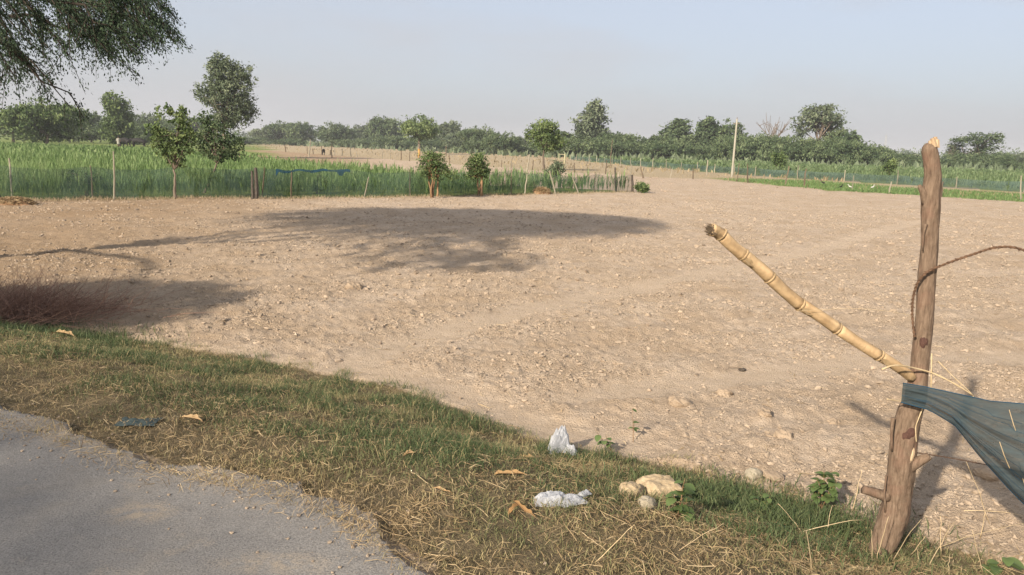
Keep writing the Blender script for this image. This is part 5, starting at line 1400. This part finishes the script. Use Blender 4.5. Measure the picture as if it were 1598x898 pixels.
M['greencloth'] = plain_mat('dull_blue_cloth', (0.035, 0.05, 0.05), (0.065, 0.085, 0.082), 30, .9, .5, 60)
c = VG(215, 664); mb = MB(); n = 20; a = np.linspace(-1, 1, n); X, Y = np.meshgrid(a, a, indexing='ij'); k = mpp(c[1])
mb.add(np.stack([X * 29 * k * (1 + .2 * vnoise(Y * 3, X, 2)), Y * 22 * k * (.6 + .5 * vnoise(X * 2, Y, 3)), .012 + .03 * fbm(X * 3, Y * 3, 3, 4) * (1 - .6 * np.maximum(abs(X), abs(Y)) ** 2)], -1).reshape(-1, 3), [[i_ * n + j_, (i_ + 1) * n + j_, (i_ + 1) * n + j_ + 1, i_ * n + j_ + 1] for i_ in range(n - 1) for j_ in range(n - 1)])
tag(obj('cloth_scrap', mb.mesh('cloth_scrap', True), M['greencloth'], None, c), 'dull blue green cloth scrap pressed in the grass at left', 'cloth')
c = P(1158, 579, ZF); c[2] = gz(c[0], c[1]); t = thing('dark_scrap', 'small dark scrap with a twig lying alone on the field', 'litter', c)
obj('scrap', rock_mesh('scrap', (.075, .05, .035), 66, 0, 2, .4), M['darkwood'], t).location = (0, 0, .015)
mb = MB(); mb.tube([[-.13, .03, .03], [-.08, .02, .035], [0, 0, .03]], .004, 5); mb.build('twig', M['wood'], t)

# dead stalks at the foot of the post, each one its own
ST = [((1390, 880), (1438, 812), .25), ((1362, 880), (1360, 828), 0), ((1368, 878), (1386, 808), .1), ((1378, 866), (1398, 818), .1), ((1468, 872), (1467, 806), 0), ((1448, 884), (1490, 815), .12), ((1535, 898), (1517, 828), -.05), ((1436, 880), (1430, 855), 0), ((1456, 858), (1600, 818), .1), ((1505, 795), (1600, 812), .1),
      ((1530, 838), (1538, 800), 0), ((1480, 898), (1482, 866), 0), ((1330, 800), (1345, 735), .02), ((1288, 838), (1298, 790), .03), ((1255, 835), (1215, 788), .05), ((1240, 835), (1345, 812), .1), ((1420, 870), (1445, 838), .1), ((1400, 862), (1380, 838), .05), ((1545, 815), (1508, 722), .05), ((1268, 898), (1258, 830), 0),
      ((930, 880), (990, 820), .05), ((905, 830), (945, 868), .0), ((1060, 860), (1130, 818), .05), ((640, 735), (668, 762), 0), ((245, 728), (285, 745), 0)]
STL = ['stalk crossing the left half of the post foot, leaning right', 'short upright stalk at the left side of the post foot', 'stalk leaning right across the middle of the post foot', 'stalk leaning on the right side of the post foot',
       'upright stalk in the bare soil right of the post', 'stalk slanting up to the right, right of the post', 'tall bent stalk below the shade net', 'very short stalk at the bottom edge right of the post', 'long stalk lying to the right edge below the net', 'long pale stalk on the soil near the right edge',
       'short upright stalk below the net near the right edge', 'short stalk at the bottom edge under the net', 'upright stalk between the bushy weed and the post', 'upright stalk at the foot of the bushy weed', 'stalk leaning left below the bushy weed', 'long low stalk from the weeds to the post foot',
       'short stalk leaning right just right of the post foot', 'short stalk leaning left against the post foot', 'thin tall stalk leaning left in front of the net shadow', 'stalk standing at the bottom edge left of the post', 'stalk lying aslant in straw below the sandstone', 'straight stalk below the spread plastic bag',
       'long stalk lying in the straw below the creeper', 'thick pale stalk in the grass left of the bags', 'pale stalk on the asphalt edge at left']
for q, (a, b, sag) in enumerate(ST):
    p = VG(*a); r_ = Pd(b[0], b[1], p[1] + (.05 if q % 2 else -.05)); g_ = np.random.default_rng(q); u = np.linspace(0, 1, 7)[:, None]
    if gz(r_[0], r_[1]) > r_[2] - .01: r_ = VG(*b) + np.array([0, 0, .02])
    pts = (r_ - p) * u + np.array([0, 0, 1]) * sag * .3 * np.linalg.norm(r_ - p) * np.sin(u * math.pi) + g_.normal(0, .0018, (7, 3)) + np.array([0, 0, .004])
    mb = MB(); mb.tube(pts, .0024 - .0013 * u[:, 0], 5, g_.random())
    tag(obj('dry_stalk', mb.mesh('dry_stalk', True), M['cane'], None, p), STL[q], 'stalk', 'dead stalks on the verge')


def weed(label, px, py, pts_px, leaf, nleaf, mat, seed, spread=1.0, stem_r=.0025, cat='weed'):
    c = VG(px, py); t = thing('weed', label, cat, c); g_ = np.random.default_rng(seed)
    for q, (sx, sy) in enumerate(pts_px):
        e = Pd(sx, sy, c[1] + g_.normal(0, .02)) - c; u = np.linspace(0, 1, 6)[:, None]; pts = e * u + g_.normal(0, .006, (6, 3)) * u
        mb = MB(); mb.tube(pts, stem_r * (1 - .5 * u[:, 0]), 5, .4); mb.build('stem', M['redbark'], t)
        for l in range(nleaf):
            w = g_.uniform(.45, 1.0) if nleaf > 2 else 1.0; b = e * w; d = unit(np.append(g_.normal(0, 1, 2), g_.uniform(-.2, .35))); L = leaf * g_.uniform(.7, 1.25)
            lm = MB(); n, m = 7, 3; sd_ = unit(np.cross(d, [0, 0, 1])); up_ = np.cross(sd_, d); V = []
            for i_ in range(n):
                x = i_ / (n - 1); wd = L * .42 * math.sin(math.pi * (x * .92 + .04)) ** .7
                for j_ in range(m): v = j_ - 1; V.append(b + d * L * (x * spread) + sd_ * wd * v + up_ * (abs(v) * wd * .25 - L * .35 * x * x))
            lm.add(V, [[i_ * m + j_, (i_ + 1) * m + j_, (i_ + 1) * m + j_ + 1, i_ * m + j_ + 1] for i_ in range(n - 1) for j_ in range(m - 1)], None, g_.uniform(.2, .6)); lm.build('leaf', M[mat], t, True)
    return t


weed('slim seedling with two round leaves right of the upright bag', 957, 708, [(931, 674), (951, 690), (945, 680)], .045, 3, 'tree_c', 1)
weed('tiny leafy seedling standing on the field behind the slim one', 988, 690, [(987, 637), (988, 662)], .045, 3, 'tree_c', 2)
weed('leafy creeper climbing beside the blocky sandstone', 1058, 808, [(1068, 748), (1052, 772), (1072, 778), (1060, 795), (1075, 800), (1064, 760)], .058, 5, 'tree_c', 3)
weed('bushy green sapling weed on a bare stem left of the post', 1278, 800, [(1278, 748), (1292, 742), (1306, 752), (1288, 738), (1298, 760), (1272, 758), (1310, 742), (1286, 752)], .05, 9, 'tree_c', 4)
weed('broad green leaf plant in the straw left of the post', 1232, 836, [(1224, 824), (1236, 832), (1228, 846)], .09, 2, 'tree_c', 5)
weed('small green weed at the bottom edge near the post', 1548, 890, [(1540, 878), (1575, 868), (1556, 884)], .07, 3, 'tree_c', 6)
weed('green tuft weed in the grass right of the creeper', 1195, 800, [(1180, 776), (1200, 770), (1212, 786), (1192, 782)], .05, 6, 'tree_c', 7)

# brushwood heap at the left edge and small straw heaps by the net
M['brush'] = plain_mat('brown_brushwood', (0.19, 0.105, 0.075), (0.34, 0.215, 0.155), 8, .9, .2)
c = P(28, 500, ZF); g_ = np.random.default_rng(12); t = thing('brushwood_heap', 'reddish brown heap of dry thorn twigs at the left edge', 'brushwood', (c[0], c[1], gz(c[0], c[1])))
for q in range(3):
    mb = MB()
    nn = 850; A = g_.normal(0, 1, (nn, 3)) * np.array([.55, .30, 0]) + np.array([-.35 + .1 * q, 0, .02]) + g_.random((nn, 1)) * np.array([0, 0, .04])
    d = unit(np.stack([g_.normal(.5, .7, nn), g_.normal(0, .6, nn), np.abs(g_.normal(.38, .35, nn))], 1)); L = g_.uniform(.25, .75, nn)[:, None, None]; u = np.linspace(0, 1, 4)[None, :, None]
    mb.tubes(A[:, None] + d[:, None] * L * u + g_.normal(0, .03, (nn, 4, 3)) * u - np.array([0, 0, .14]) * L * u ** 2, .0026 * (1.2 - np.linspace(0, 1, 4)), 3, g_.random(nn))
    mb.build('twigs', M['brush'], t)['kind'] = 'stuff'
for (px, py, w, h, lab, sd) in ((32, 319, 64, 11, 'low orange straw heap at the foot of the net, far left', 21), (845, 303, 26, 9, 'small rusty straw heap against the net near its right end', 22)):
    c = P(px, py, ZF); k = mpp(c[1]); t = thing('straw_heap', lab, 'straw heap', (c[0], c[1] - .3, gz(c[0], c[1] - .3)))
    obj('mound', rock_mesh('mound', (w * k, w * k * .7, h * k * 1.8), sd, 0, 4, .18), M['redbark'], t)
    mb = MB(); g_ = np.random.default_rng(sd); th = g_.uniform(0, 6.28, 900); rr_ = np.sqrt(g_.random(900)); X, Y = rr_ * np.cos(th) * w * k / 2, rr_ * np.sin(th) * w * k * .35; Z = h * k * .95 * np.sqrt(np.clip(1 - rr_ ** 2, 0, 1))
    mb.leaves(np.stack([X, Y, Z + .02], 1), np.stack([np.cos(th * 7), np.sin(th * 7), g_.normal(0, .3, 900)], 1), g_.normal(0, 1, (900, 3)) + np.array([0, 0, 1]), .22, .02, g_.uniform(0, .7, 900)); mb.build('straw', M['straw'], t)

# ---------------------------------------------------------------- haze: the dusty air over the plain
mh, ns, ls, out = new_mat('dusty_air')
pv = nd(ns, 'ShaderNodeVolumePrincipled'); pv.inputs['Color'].default_value = (.90, .91, .935, 1); pv.inputs['Density'].default_value = 0.00045; pv.inputs['Anisotropy'].default_value = 0.1
ls.new(pv.outputs[0], out.inputs['Volume'])
mb = MB(); mb.box((0, 0, 16.5), (6300, 6300, 37)); tag(mb.build('haze', mh), 'thin pale dusty haze over the plain', 'haze', kind='stuff')
